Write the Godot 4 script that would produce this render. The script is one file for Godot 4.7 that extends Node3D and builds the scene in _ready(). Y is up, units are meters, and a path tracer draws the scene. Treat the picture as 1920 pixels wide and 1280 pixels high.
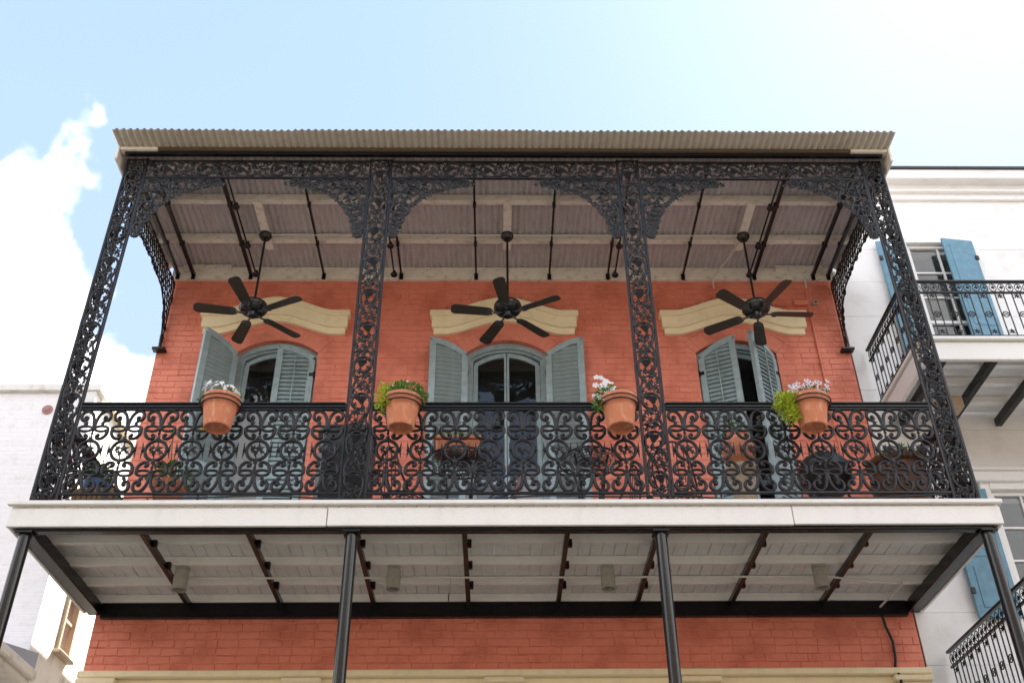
extends Node3D
# A cast-iron gallery on a salmon painted townhouse, seen from the street below. Heights are measured from the eye of the camera; the street lies at -1.6.

const GROUND := -1.6
const DECK := 4.27      # top of the gallery floor
const FRONT := 2.074    # plane of the iron columns
const ROOF := 8.68      # underside of the corrugated roof
var M := {}
var names := {}
var rng := RandomNumberGenerator.new()


# ------------------------------------------------------------------ mesh builder
class MB:
	var v := PackedVector3Array()
	var n := PackedVector3Array()
	var t := Transform3D.IDENTITY

	func tri(a: Vector3, b: Vector3, c: Vector3, ref: Vector3) -> void:
		a = t * a; b = t * b; c = t * c
		var nn := (b - a).cross(c - a)
		if nn.length_squared() < 1e-18:
			return
		nn = nn.normalized()
		if nn.dot(t.basis * ref) < 0.0:
			nn = -nn
			v.append(a); v.append(b); v.append(c)
		else:
			v.append(a); v.append(c); v.append(b)
		n.append(nn); n.append(nn); n.append(nn)

	func quad(a: Vector3, b: Vector3, c: Vector3, d: Vector3, ref: Vector3) -> void:
		tri(a, b, c, ref); tri(a, c, d, ref)

	func smooth(a: Vector3, b: Vector3, c: Vector3, na: Vector3, nb: Vector3, nc: Vector3) -> void:
		a = t * a; b = t * b; c = t * c
		na = (t.basis * na).normalized(); nb = (t.basis * nb).normalized(); nc = (t.basis * nc).normalized()
		if (b - a).cross(c - a).dot(na + nb + nc) < 0.0:
			v.append(a); v.append(b); v.append(c); n.append(na); n.append(nb); n.append(nc)
		else:
			v.append(a); v.append(c); v.append(b); n.append(na); n.append(nc); n.append(nb)

	func box(c: Vector3, s: Vector3, b := Basis.IDENTITY) -> void:
		cbox(c, s, 0.0, b)

	# a box with chamfered edges
	func cbox(c: Vector3, s: Vector3, bev: float, b := Basis.IDENTITY) -> void:
		var h := s * 0.5
		bev = minf(bev, minf(h.x, minf(h.y, h.z)) * 0.8)
		for ax in 3:
			var u := (ax + 1) % 3
			var w := (ax + 2) % 3
			for sg in [-1.0, 1.0]:
				var q := []
				for k in [[-1, -1], [1, -1], [1, 1], [-1, 1]]:
					var p := Vector3.ZERO
					p[ax] = sg * h[ax]; p[u] = k[0] * (h[u] - bev); p[w] = k[1] * (h[w] - bev)
					q.append(c + b * p)
				var r := Vector3.ZERO
				r[ax] = sg
				quad(q[0], q[1], q[2], q[3], b * r)
			if bev > 0.0:
				for su in [-1.0, 1.0]:
					for sw in [-1.0, 1.0]:
						var q := []
						for k in [[0, -1], [0, 1], [1, 1], [1, -1]]:
							var p := Vector3.ZERO
							p[ax] = k[1] * (h[ax] - bev)
							p[u] = su * (h[u] - (bev if k[0] == 1 else 0.0))
							p[w] = sw * (h[w] - (0.0 if k[0] == 1 else bev))
							q.append(c + b * p)
						var r := Vector3.ZERO
						r[u] = su; r[w] = sw
						quad(q[0], q[1], q[2], q[3], b * r)
		if bev > 0.0:
			for sx in [-1.0, 1.0]:
				for sy in [-1.0, 1.0]:
					for sz in [-1.0, 1.0]:
						var e := Vector3(sx * h.x, sy * h.y, sz * h.z)
						var i := Vector3(sx, sy, sz) * bev
						tri(c + b * (e - Vector3(0, i.y, i.z)), c + b * (e - Vector3(i.x, 0, i.z)), c + b * (e - Vector3(i.x, i.y, 0)), b * Vector3(sx, sy, sz))

	func tube(p: PackedVector3Array, r: float, sides := 6, closed := false, r_end := -1.0, flat := 1.0) -> void:
		var cnt := p.size()
		if cnt < 2:
			return
		var rings := []
		var nor := []
		var up := Vector3(0.31, 0.2, 0.93)
		for i in cnt:
			var d := Vector3.ZERO
			if closed:
				d = p[(i + 1) % cnt] - p[(i + cnt - 1) % cnt]
			else:
				d = p[mini(i + 1, cnt - 1)] - p[maxi(i - 1, 0)]
			d = d.normalized()
			var a := up - d * up.dot(d)
			if a.length() < 0.05:
				a = d.cross(Vector3(1, 0.3, 0)); 
			a = a.normalized()
			var bb := d.cross(a)
			var rr := r if r_end < 0.0 else lerpf(r, r_end, float(i) / (cnt - 1))
			var ring := PackedVector3Array()
			var nr := PackedVector3Array()
			for k in sides:
				var an := TAU * k / sides
				var o := a * cos(an) * flat + bb * sin(an)
				ring.append(p[i] + o * rr); nr.append(o.normalized())
			rings.append(ring); nor.append(nr)
		for i in (cnt if closed else cnt - 1):
			var j := (i + 1) % cnt
			for k in sides:
				var l := (k + 1) % sides
				smooth(rings[i][k], rings[j][k], rings[j][l], nor[i][k], nor[j][k], nor[j][l])
				smooth(rings[i][k], rings[j][l], rings[i][l], nor[i][k], nor[j][l], nor[i][l])
		if not closed:
			for e in [0, cnt - 1]:
				var dd := (p[0] - p[1]) if e == 0 else (p[cnt - 1] - p[cnt - 2])
				for k in range(1, sides - 1):
					tri(rings[e][0], rings[e][k], rings[e][k + 1], dd)

	func rod(a: Vector3, b: Vector3, r: float, sides := 8) -> void:
		tube(PackedVector3Array([a, b]), r, sides)

	# profile: (radius, height) from one end to the other
	func lathe(pr: Array, segs: int, c := Vector3.ZERO) -> void:
		for i in pr.size() - 1:
			var a: Vector2 = pr[i]
			var b: Vector2 = pr[i + 1]
			var e := b - a
			if e.length() < 1e-6:
				continue
			var nr := Vector2(e.y, -e.x).normalized()
			for k in segs:
				var t0 := TAU * k / segs
				var t1 := TAU * (k + 1) / segs
				var d0 := Vector3(cos(t0), 0, sin(t0))
				var d1 := Vector3(cos(t1), 0, sin(t1))
				var n0 := d0 * nr.x + Vector3.UP * nr.y
				var n1 := d1 * nr.x + Vector3.UP * nr.y
				var p00 := c + d0 * a.x + Vector3.UP * a.y
				var p01 := c + d1 * a.x + Vector3.UP * a.y
				var p10 := c + d0 * b.x + Vector3.UP * b.y
				var p11 := c + d1 * b.x + Vector3.UP * b.y
				if a.x > 1e-6:
					smooth(p00, p01, p11, n0, n1, n1)
				if b.x > 1e-6:
					smooth(p00, p11, p10, n0, n1, n0)

	func ball(c: Vector3, r: float, sc := Vector3.ONE, lat := 4, lon := 6) -> void:
		for i in lat:
			var a0 := PI * i / lat - PI / 2
			var a1 := PI * (i + 1) / lat - PI / 2
			for k in lon:
				var b0 := TAU * k / lon
				var b1 := TAU * (k + 1) / lon
				var d := [Vector3(cos(a0) * cos(b0), sin(a0), cos(a0) * sin(b0)), Vector3(cos(a0) * cos(b1), sin(a0), cos(a0) * sin(b1)), Vector3(cos(a1) * cos(b1), sin(a1), cos(a1) * sin(b1)), Vector3(cos(a1) * cos(b0), sin(a1), cos(a1) * sin(b0))]
				if i > 0:
					smooth(c + d[0] * sc * r, c + d[1] * sc * r, c + d[2] * sc * r, d[0] / sc, d[1] / sc, d[2] / sc)
				if i < lat - 1:
					smooth(c + d[0] * sc * r, c + d[2] * sc * r, c + d[3] * sc * r, d[0] / sc, d[2] / sc, d[3] / sc)

	func prism(poly: PackedVector2Array, z0: float, z1: float) -> void:
		var ix := Geometry2D.triangulate_polygon(poly)
		for i in range(0, ix.size(), 3):
			var a := poly[ix[i]]
			var b := poly[ix[i + 1]]
			var c := poly[ix[i + 2]]
			tri(Vector3(a.x, a.y, z1), Vector3(b.x, b.y, z1), Vector3(c.x, c.y, z1), Vector3(0, 0, 1))
			tri(Vector3(a.x, a.y, z0), Vector3(b.x, b.y, z0), Vector3(c.x, c.y, z0), Vector3(0, 0, -1))
		var cw := Geometry2D.is_polygon_clockwise(poly)
		for i in poly.size():
			var a := poly[i]
			var b := poly[(i + 1) % poly.size()]
			var e := b - a
			var o := Vector3(e.y, -e.x, 0) * (-1.0 if cw else 1.0)
			quad(Vector3(a.x, a.y, z0), Vector3(b.x, b.y, z0), Vector3(b.x, b.y, z1), Vector3(a.x, a.y, z1), o)

	# band between two open paths of equal length, extruded
	func band(pa: PackedVector2Array, pb: PackedVector2Array, z0: float, z1: float) -> void:
		for i in pa.size() - 1:
			var m := (pa[i] + pa[i + 1] + pb[i] + pb[i + 1]) * 0.25
			var q := [pa[i], pa[i + 1], pb[i + 1], pb[i]]
			for z in [z0, z1]:
				quad(Vector3(q[0].x, q[0].y, z), Vector3(q[1].x, q[1].y, z), Vector3(q[2].x, q[2].y, z), Vector3(q[3].x, q[3].y, z), Vector3(0, 0, -1.0 if z == z0 else 1.0))
			for e in [[0, 1], [2, 3]] + ([[3, 0]] if i == 0 else []) + ([[1, 2]] if i == pa.size() - 2 else []):
				var a: Vector2 = q[e[0]]
				var b: Vector2 = q[e[1]]
				var o := (a + b) * 0.5 - m
				quad(Vector3(a.x, a.y, z0), Vector3(b.x, b.y, z0), Vector3(b.x, b.y, z1), Vector3(a.x, a.y, z1), Vector3(o.x, o.y, 0))

	# a lobed cast leaf, domed, facing +z
	func leaf(c: Vector3, ang: float, size: float, lobes := 5, dome := 0.28) -> void:
		var pts := []
		var cnt := lobes * 2
		for k in cnt:
			var a := ang + TAU * k / cnt
			var r := size * (1.0 if k % 2 == 0 else 0.5)
			if k == 0:
				r *= 1.2
			pts.append(c + Vector3(cos(a) * r, sin(a) * r, 0.0 if k % 2 == 0 else size * 0.12))
		var top := c + Vector3(0, 0, size * dome)
		var back := c + Vector3(0, 0, -size * 0.15)
		for k in cnt:
			var p: Vector3 = pts[k]
			var q: Vector3 = pts[(k + 1) % cnt]
			tri(top, p, q, Vector3(0, 0, 1))
			tri(back, p, q, Vector3(0, 0, -1))

	func mesh() -> ArrayMesh:
		var m := ArrayMesh.new()
		var a := []
		a.resize(Mesh.ARRAY_MAX)
		a[Mesh.ARRAY_VERTEX] = v
		a[Mesh.ARRAY_NORMAL] = n
		m.add_surface_from_arrays(Mesh.PRIMITIVE_TRIANGLES, a)
		return m


# ------------------------------------------------------------------ nodes, names, materials
func numbered(key: String, called: String) -> String:
	var c: int = names.get(key + called, 0)
	names[key + called] = c + 1
	return called if c == 0 else "%s_%03d" % [called, c]


func thing(called: String, label: String, category: String, group := "", at := Vector3.ZERO) -> Node3D:
	var o := Node3D.new()
	o.name = numbered("", called)
	add_child(o, true)
	o.position = at
	o.set_meta("label", label)
	o.set_meta("category", category)
	if group:
		o.set_meta("group", group)
	return o


func structure(called: String, m: Mesh, mat: Material) -> MeshInstance3D:
	var o := MeshInstance3D.new()
	o.name = numbered("", called)
	o.mesh = m
	o.material_override = mat
	o.set_meta("kind", "structure")
	add_child(o, true)
	return o


func part(parent: Node3D, called: String, m, mat: Material, xf := Transform3D.IDENTITY) -> MeshInstance3D:
	var o := MeshInstance3D.new()
	o.name = numbered(str(parent.get_instance_id()), called)
	o.mesh = m.mesh() if m is MB else m
	o.material_override = mat
	o.transform = xf
	parent.add_child(o, true)
	return o


func group_part(parent: Node3D, called: String, at := Vector3.ZERO) -> Node3D:
	var o := Node3D.new()
	o.name = numbered(str(parent.get_instance_id()), called)
	parent.add_child(o, true)
	o.position = at
	return o


func at(p: Vector3, b := Basis.IDENTITY) -> Transform3D:
	return Transform3D(b, p)


func noise_tex(sd: int, freq: float, lo: Color, hi: Color, mid := -1.0, octaves := 5, stretch := false) -> NoiseTexture2D:
	var f := FastNoiseLite.new()
	f.seed = sd
	f.noise_type = FastNoiseLite.TYPE_SIMPLEX_SMOOTH
	f.frequency = freq
	f.fractal_octaves = octaves
	var g := Gradient.new()
	g.set_color(0, lo)
	g.set_color(1, hi)
	if mid >= 0.0:
		g.add_point(mid, lo.lerp(hi, 0.85))
	var tx := NoiseTexture2D.new()
	tx.width = 512
	tx.height = 512
	tx.seamless = true
	tx.noise = f
	tx.color_ramp = g
	return tx


func paint(called: String, c: Color, rough := 0.7, o := {}) -> StandardMaterial3D:
	var m := StandardMaterial3D.new()
	m.resource_name = called
	m.albedo_color = c.linear_to_srgb()
	m.roughness = rough
	m.metallic_specular = o.get("spec", 0.5)
	m.metallic = o.get("metal", 0.0)
	if o.has("tex"):
		m.albedo_texture = o.tex
	if o.has("bump"):
		m.heightmap_enabled = true
		m.heightmap_texture = o.bump
		m.heightmap_scale = o.get("relief", 0.3)
	m.uv1_triplanar = true
	m.uv1_world_triplanar = o.get("world", true)
	m.uv1_scale = Vector3.ONE * o.get("scale", 1.0)
	if o.has("scale3"):
		m.uv1_scale = o.scale3
	if o.has("back"):
		m.backlight_enabled = true
		m.backlight = (o.back as Color).linear_to_srgb()
	if o.get("coat", 0.0) > 0.0:
		m.clearcoat_enabled = true
		m.clearcoat = o.coat
		m.clearcoat_roughness = 0.25
	M[called] = m
	return m


func grey(k: float) -> Color:
	return Color(k, k, k)


func make_materials() -> void:
	var coarse := noise_tex(3, 0.012, Color(0.84, 0.82, 0.80), Color(1, 1, 1))
	var blot := noise_tex(5, 0.010, Color(0.80, 0.78, 0.75), Color(1, 1, 1), 0.40, 6)
	var stain := noise_tex(8, 0.011, Color(0.76, 0.70, 0.62), Color(1, 1, 1), 0.27, 7)
	var fine := noise_tex(11, 0.06, grey(0.0), grey(1.0), -1.0, 4)
	var lumpy := noise_tex(12, 0.025, grey(0.0), grey(1.0), -1.0, 5)
	var faint := noise_tex(23, 0.008, Color(0.945, 0.94, 0.93), Color(1, 1, 1), 0.4, 6)
	var fade := noise_tex(29, 0.006, Color(0.84, 0.76, 0.73), Color(1, 1, 1), 0.55, 7)
	var grain := noise_tex(14, 0.05, Color(0.86, 0.84, 0.80), Color(1, 1, 1), 0.45, 5)
	var lime := noise_tex(17, 0.016, Color(0.90, 0.74, 0.64), Color(1, 1, 1), -1.0, 6)
	lime.color_ramp.add_point(0.60, Color(0.90, 0.74, 0.64))
	lime.color_ramp.add_point(0.78, Color(0.98, 0.93, 0.90))
	paint("salmon", Color(0.77, 0.25, 0.165), 0.6, {"tex": fade, "bump": lumpy, "relief": 0.6, "scale": 0.7})
	paint("salmon_joint", Color(0.71, 0.23, 0.153), 0.8, {"tex": fade, "bump": lumpy, "relief": 0.6, "scale": 1.7})
	paint("cream", Color(0.90, 0.78, 0.53), 0.6, {"tex": faint, "bump": fine, "relief": 0.15, "scale": 0.9})
	paint("teal", Color(0.35, 0.47, 0.51), 0.45, {"tex": coarse, "bump": fine, "relief": 0.05, "scale": 1.2})
	paint("iron", Color(0.0065, 0.007, 0.009), 0.27, {"tex": blot, "scale": 5.0, "bump": fine, "relief": 0.06, "spec": 0.42})
	paint("pole_iron", Color(0.014, 0.0135, 0.014), 0.2, {"tex": stain, "scale": 1.3})
	paint("white", Color(0.80, 0.785, 0.76), 0.5, {"tex": faint, "bump": fine, "relief": 0.1, "scale": 0.8})
	paint("ceiling_wood", Color(0.82, 0.775, 0.70), 0.6, {"tex": blot, "bump": fine, "relief": 0.1, "scale": 1.1})
	paint("roof_paint", Color(0.61, 0.565, 0.58), 0.6, {"tex": blot, "scale3": Vector3(2.2, 2.2, 0.5)})
	paint("rusty", Color(0.10, 0.075, 0.05), 0.85, {"tex": stain, "bump": fine, "relief": 0.3, "scale": 2.0})
	paint("roof_tan", Color(0.62, 0.58, 0.51), 0.6, {"tex": stain, "scale": 1.1})
	paint("terracotta", Color(0.68, 0.37, 0.25), 0.8, {"tex": lime, "bump": fine, "relief": 0.1, "scale3": Vector3(1.5, 0.6, 1.5)})
	paint("soil", Color(0.03, 0.02, 0.014), 0.95, {"bump": fine, "relief": 0.6, "scale": 4.0})
	paint("blade", Color(0.042, 0.036, 0.026), 0.45, {"tex": grain, "scale": 3.0, "world": false})
	paint("fan_black", Color(0.012, 0.012, 0.013), 0.25)
	paint("fan_iron", Color(0.05, 0.06, 0.065), 0.3)
	paint("galvanised", Color(0.36, 0.35, 0.31), 0.45, {"tex": stain, "scale": 3.5})
	paint("conduit", Color(0.62, 0.60, 0.56), 0.5)
	paint("cable", Color(0.012, 0.012, 0.012), 0.5)
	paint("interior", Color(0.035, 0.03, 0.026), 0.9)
	paint("shop_blue", Color(0.018, 0.035, 0.045), 0.4)
	paint("stucco", Color(0.80, 0.795, 0.785), 0.75, {"tex": faint, "bump": lumpy, "relief": 0.12, "scale": 0.45})
	paint("stucco_joint", Color(0.45, 0.44, 0.42), 0.9)
	paint("cap_metal", Color(0.045, 0.042, 0.055), 0.5)
	paint("blue", Color(0.12, 0.29, 0.41), 0.45, {"tex": coarse, "scale": 1.1})
	paint("window_white", Color(0.76, 0.76, 0.74), 0.45)
	paint("pale_brick", Color(0.80, 0.775, 0.79), 0.75, {"tex": faint, "bump": lumpy, "relief": 0.3, "scale": 1.0})
	paint("pale_joint", Color(0.80, 0.775, 0.79), 0.85)
	paint("tan_wood", Color(0.42, 0.33, 0.24), 0.6, {"tex": grain, "scale": 1.5})
	paint("brown_glaze", Color(0.16, 0.075, 0.035), 0.35, {"tex": blot, "scale": 3.0})
	paint("pedestal", Color(0.62, 0.50, 0.36), 0.8, {"tex": blot, "scale": 3.0})
	paint("black_satin", Color(0.010, 0.010, 0.011), 0.4)
	paint("crate_wood", Color(0.34, 0.22, 0.11), 0.8, {"tex": grain, "scale": 2.0})
	paint("blue_pot", Color(0.05, 0.16, 0.36), 0.25)
	paint("stripe_red", Color(0.42, 0.10, 0.08), 0.9)
	paint("stripe_white", Color(0.70, 0.64, 0.60), 0.9)
	paint("frame_blue", Color(0.07, 0.10, 0.19), 0.4)
	paint("leaf_green", Color(0.075, 0.16, 0.025), 0.6, {"back": Color(0.05, 0.11, 0.012)})
	paint("leaf_dark", Color(0.035, 0.085, 0.018), 0.6, {"back": Color(0.02, 0.05, 0.008)})
	paint("leaf_lime", Color(0.33, 0.40, 0.02), 0.6, {"back": Color(0.18, 0.22, 0.01)})
	paint("leaf_sage", Color(0.20, 0.24, 0.10), 0.7, {"back": Color(0.08, 0.10, 0.03)})
	paint("petal_white", Color(0.80, 0.79, 0.80), 0.7, {"back": Color(0.35, 0.34, 0.35)})
	paint("petal_mauve", Color(0.22, 0.05, 0.16), 0.7)
	paint("petal_yellow", Color(0.70, 0.50, 0.02), 0.7, {"back": Color(0.3, 0.2, 0.01)})
	paint("asphalt", Color(0.055, 0.054, 0.052), 0.9, {"tex": blot, "bump": fine, "relief": 0.4, "scale": 0.7})
	paint("concrete", Color(0.19, 0.18, 0.165), 0.85, {"tex": blot, "bump": fine, "relief": 0.2, "scale": 0.6})
	paint("earth", Color(0.16, 0.14, 0.10), 0.95, {"tex": blot, "scale": 0.2})
	paint("old_brick", Color(0.42, 0.36, 0.32), 0.85, {"tex": blot, "scale": 1.0})
	paint("far_cream", Color(0.20, 0.16, 0.11), 0.8, {"tex": blot, "scale": 0.4})
	paint("far_white", Color(0.74, 0.73, 0.70), 0.8, {"tex": blot, "scale": 0.4})
	paint("far_ochre", Color(0.17, 0.085, 0.055), 0.8, {"tex": blot, "scale": 0.4})
	paint("blue_slate", Color(0.30, 0.33, 0.40), 0.7)
	paint("far_grey", Color(0.16, 0.155, 0.15), 0.8, {"tex": blot, "scale": 0.4})
	paint("anchor", Color(0.36, 0.19, 0.18), 0.8)
	paint("slate", Color(0.09, 0.09, 0.10), 0.7)
	var g := StandardMaterial3D.new()
	g.resource_name = "glass"
	g.transparency = BaseMaterial3D.TRANSPARENCY_ALPHA
	g.albedo_color = Color(0.5, 0.56, 0.55, 0.02)
	g.roughness = 0.03
	g.metallic_specular = 0.45
	M["glass"] = g


# ------------------------------------------------------------------ curves
func v2(x: float, y: float) -> Vector2:
	return Vector2(x, y)


func smooth_path(p: Array, step := 4) -> PackedVector3Array:
	# Catmull-Rom through 2D points, in the plane z = 0
	var o := PackedVector3Array()
	for i in p.size() - 1:
		var a: Vector2 = p[maxi(i - 1, 0)]
		var b: Vector2 = p[i]
		var c: Vector2 = p[i + 1]
		var d: Vector2 = p[mini(i + 2, p.size() - 1)]
		for k in step:
			var q := b.cubic_interpolate(c, a, d, float(k) / step)
			o.append(Vector3(q.x, q.y, 0))
	var l: Vector2 = p[p.size() - 1]
	o.append(Vector3(l.x, l.y, 0))
	return o


func ring_path(c: Vector2, rx: float, ry: float, cnt := 16, a0 := 0.0, a1 := TAU) -> PackedVector3Array:
	var o := PackedVector3Array()
	var full := absf(a1 - a0) > TAU - 0.01
	for k in (cnt if full else cnt + 1):
		var a := lerpf(a0, a1, float(k) / cnt)
		o.append(Vector3(c.x + cos(a) * rx, c.y + sin(a) * ry, 0))
	return o


func mirrored(p: PackedVector3Array, sx: float, sy: float) -> PackedVector3Array:
	var o := PackedVector3Array()
	for q in p:
		o.append(Vector3(q.x * sx, q.y * sy, q.z))
	return o


# ------------------------------------------------------------------ cast iron
# one baluster panel of the gallery railing: 0.25 wide, 0.8 high, centred
func baluster_mesh() -> ArrayMesh:
	var m := MB.new()
	var r := 0.0150
	var c_scroll := smooth_path([v2(0.004, 0.225), v2(0.010, 0.29), v2(0.030, 0.355), v2(0.070, 0.392), v2(0.110, 0.378), v2(0.124, 0.338), v2(0.108, 0.302), v2(0.082, 0.300), v2(0.071, 0.320), v2(0.084, 0.334)])
	var strut := smooth_path([v2(0.092, 0.300), v2(0.070, 0.275), v2(0.070, 0.243)])
	var lower := smooth_path([v2(0.122, 0.216), v2(0.123, 0.180), v2(0.108, 0.142), v2(0.078, 0.117), v2(0.048, 0.120), v2(0.040, 0.142), v2(0.054, 0.152)])
	for sx in [-1.0, 1.0]:
		for sy in [-1.0, 1.0]:
			m.tube(mirrored(c_scroll, sx, sy), r, 6)
			m.tube(mirrored(strut, sx, sy), r * 0.9, 5)
			m.tube(mirrored(lower, sx, sy), r, 6)
			m.tube(mirrored(ring_path(v2(0.067, 0.216), 0.056, 0.026, 14), sx, sy), r * 0.85, 5, true)
			m.ball(Vector3(sx * 0.082, sy * 0.326, 0.002), 0.019)
			m.ball(Vector3(sx * 0.053, sy * 0.150, 0.002), 0.018)
			m.leaf(Vector3(sx * 0.071, sy * 0.268, 0.006), sy * PI / 2, 0.030, 5)
			m.leaf(Vector3(sx * 0.118, sy * 0.165, 0.006), sy * (PI / 2 - sx * 0.4), 0.024, 5)
			m.ball(Vector3(sx * 0.073, sy * 0.398, 0), 0.012)
			m.ball(Vector3(sx * 0.022, sy * 0.335, 0.003), 0.012, Vector3(0.8, 1.6, 0.8))
			# spindle leaves beside the middle ring
			m.tube(PackedVector3Array([Vector3(sx * 0.106, sy * 0.004, 0), Vector3(sx * 0.112, sy * 0.034, 0.003), Vector3(sx * 0.117, sy * 0.078, 0)]), 0.0125, 5, false, 0.002)
		m.ball(Vector3(sx * 0.104, 0, 0.004), 0.019)
	m.tube(ring_path(Vector2.ZERO, 0.088, 0.096, 22), r, 6, true)
	for sy in [-1.0, 1.0]:
		m.leaf(Vector3(0, sy * 0.262, 0.006), sy * PI / 2, 0.030, 5)
		m.ball(Vector3(0, sy * 0.208, 0.004), 0.021, Vector3(1, 1.2, 0.8))
		m.ball(Vector3(0, sy * 0.168, 0.003), 0.014)
		m.leaf(Vector3(0, sy * 0.112, 0.008), -sy * PI / 2, 0.034, 5)
		m.tube(PackedVector3Array([Vector3(0, sy * 0.10, 0), Vector3(0, sy * 0.25, 0)]), 0.008, 5)
	# vine leaf and grapes in the ring
	m.leaf(Vector3(0.018, 0.012, 0.006), 0.4, 0.046, 5)
	m.leaf(Vector3(-0.034, 0.022, 0.004), 2.4, 0.034, 5)
	m.leaf(Vector3(0.045, -0.018, 0.004), -0.5, 0.026, 5)
	for g in [[-0.022, -0.012], [-0.004, -0.018], [-0.036, -0.02], [-0.018, -0.03], [0.0, -0.036], [-0.012, -0.046], [-0.044, -0.004]]:
		m.ball(Vector3(g[0], g[1], 0.012), 0.0105, Vector3.ONE, 3, 5)
	m.tube(smooth_path([v2(0.0, 0.09), v2(0.012, 0.06), v2(0.002, 0.03)]), 0.006, 5)
	m.tube(smooth_path([v2(0.0, -0.09), v2(-0.006, -0.06), v2(-0.012, -0.04)]), 0.006, 5)
	m.tube(smooth_path([v2(0.05, -0.02), v2(0.068, -0.045), v2(0.055, -0.06), v2(0.045, -0.048)]), 0.004, 4)
	return m.mesh()


# a length of grapevine: 0.21 wide, 0.42 high, centred; every second one is mirrored
func vine_mesh(sd: int) -> ArrayMesh:
	var q := RandomNumberGenerator.new()
	q.seed = sd
	var m := MB.new()
	var k := 1.0 if sd % 2 == 0 else -1.0
	var loop := [v2(0.062, -0.21), v2(0.090, -0.13), v2(0.098, -0.05)]
	for i in 14:
		var a := lerpf(0.0, 5.3, i / 13.0)
		var rr := lerpf(0.097, 0.078, i / 13.0)
		loop.append(v2(cos(a) * rr, -0.03 + sin(a) * rr))
	loop.append(v2(0.020, -0.070))
	m.tube(mirrored(smooth_path(loop, 2), k, 1), 0.0152, 6)
	m.tube(mirrored(smooth_path([v2(-0.088, 0.01), v2(-0.096, 0.075), v2(-0.085, 0.145), v2(-0.062, 0.21)], 3), k, 1), 0.0145, 6)
	m.tube(mirrored(smooth_path([v2(-0.092, 0.11), v2(-0.03, 0.125), v2(0.035, 0.105), v2(0.06, 0.13)], 3), k, 1), 0.006, 4)
	m.tube(mirrored(smooth_path([v2(0.0, 0.07), v2(0.012, 0.03), v2(0.0, 0.0)], 3), k, 1), 0.006, 4)
	var spots := [[-0.055, 0.035, 0.034], [0.050, 0.020, 0.030], [0.058, 0.128, 0.040], [-0.022, 0.150, 0.036], [0.020, 0.185, 0.030], [-0.060, -0.150, 0.036], [-0.012, -0.165, 0.032], [0.030, -0.125, 0.026], [-0.058, -0.060, 0.026], [0.075, 0.075, 0.024], [0.088, 0.185, 0.022], [-0.092, -0.195, 0.026], [0.0, 0.105, 0.030], [-0.075, 0.095, 0.026], [0.085, -0.105, 0.024], [-0.03, -0.115, 0.024], [0.055, -0.185, 0.028], [-0.045, 0.195, 0.026]]
	for s in spots:
		m.leaf(Vector3(s[0] * k + q.randf_range(-0.006, 0.006), s[1] + q.randf_range(-0.006, 0.006), q.randf_range(0.002, 0.012)), q.randf() * TAU, s[2] * q.randf_range(1.25, 1.6), 5, 0.42)
	var row := 0
	for cnt in [4, 5, 4, 3, 2]:
		for i in cnt:
			m.ball(Vector3(k * (0.004 + (i - (cnt - 1) * 0.5) * 0.0185 + 0.004 * row), 0.012 - row * 0.0175, 0.014 + 0.008 * (1 - absf(i - (cnt - 1) * 0.5) / 2.5)), 0.0122, Vector3.ONE, 3, 5)
		row += 1
	return m.mesh()


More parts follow.
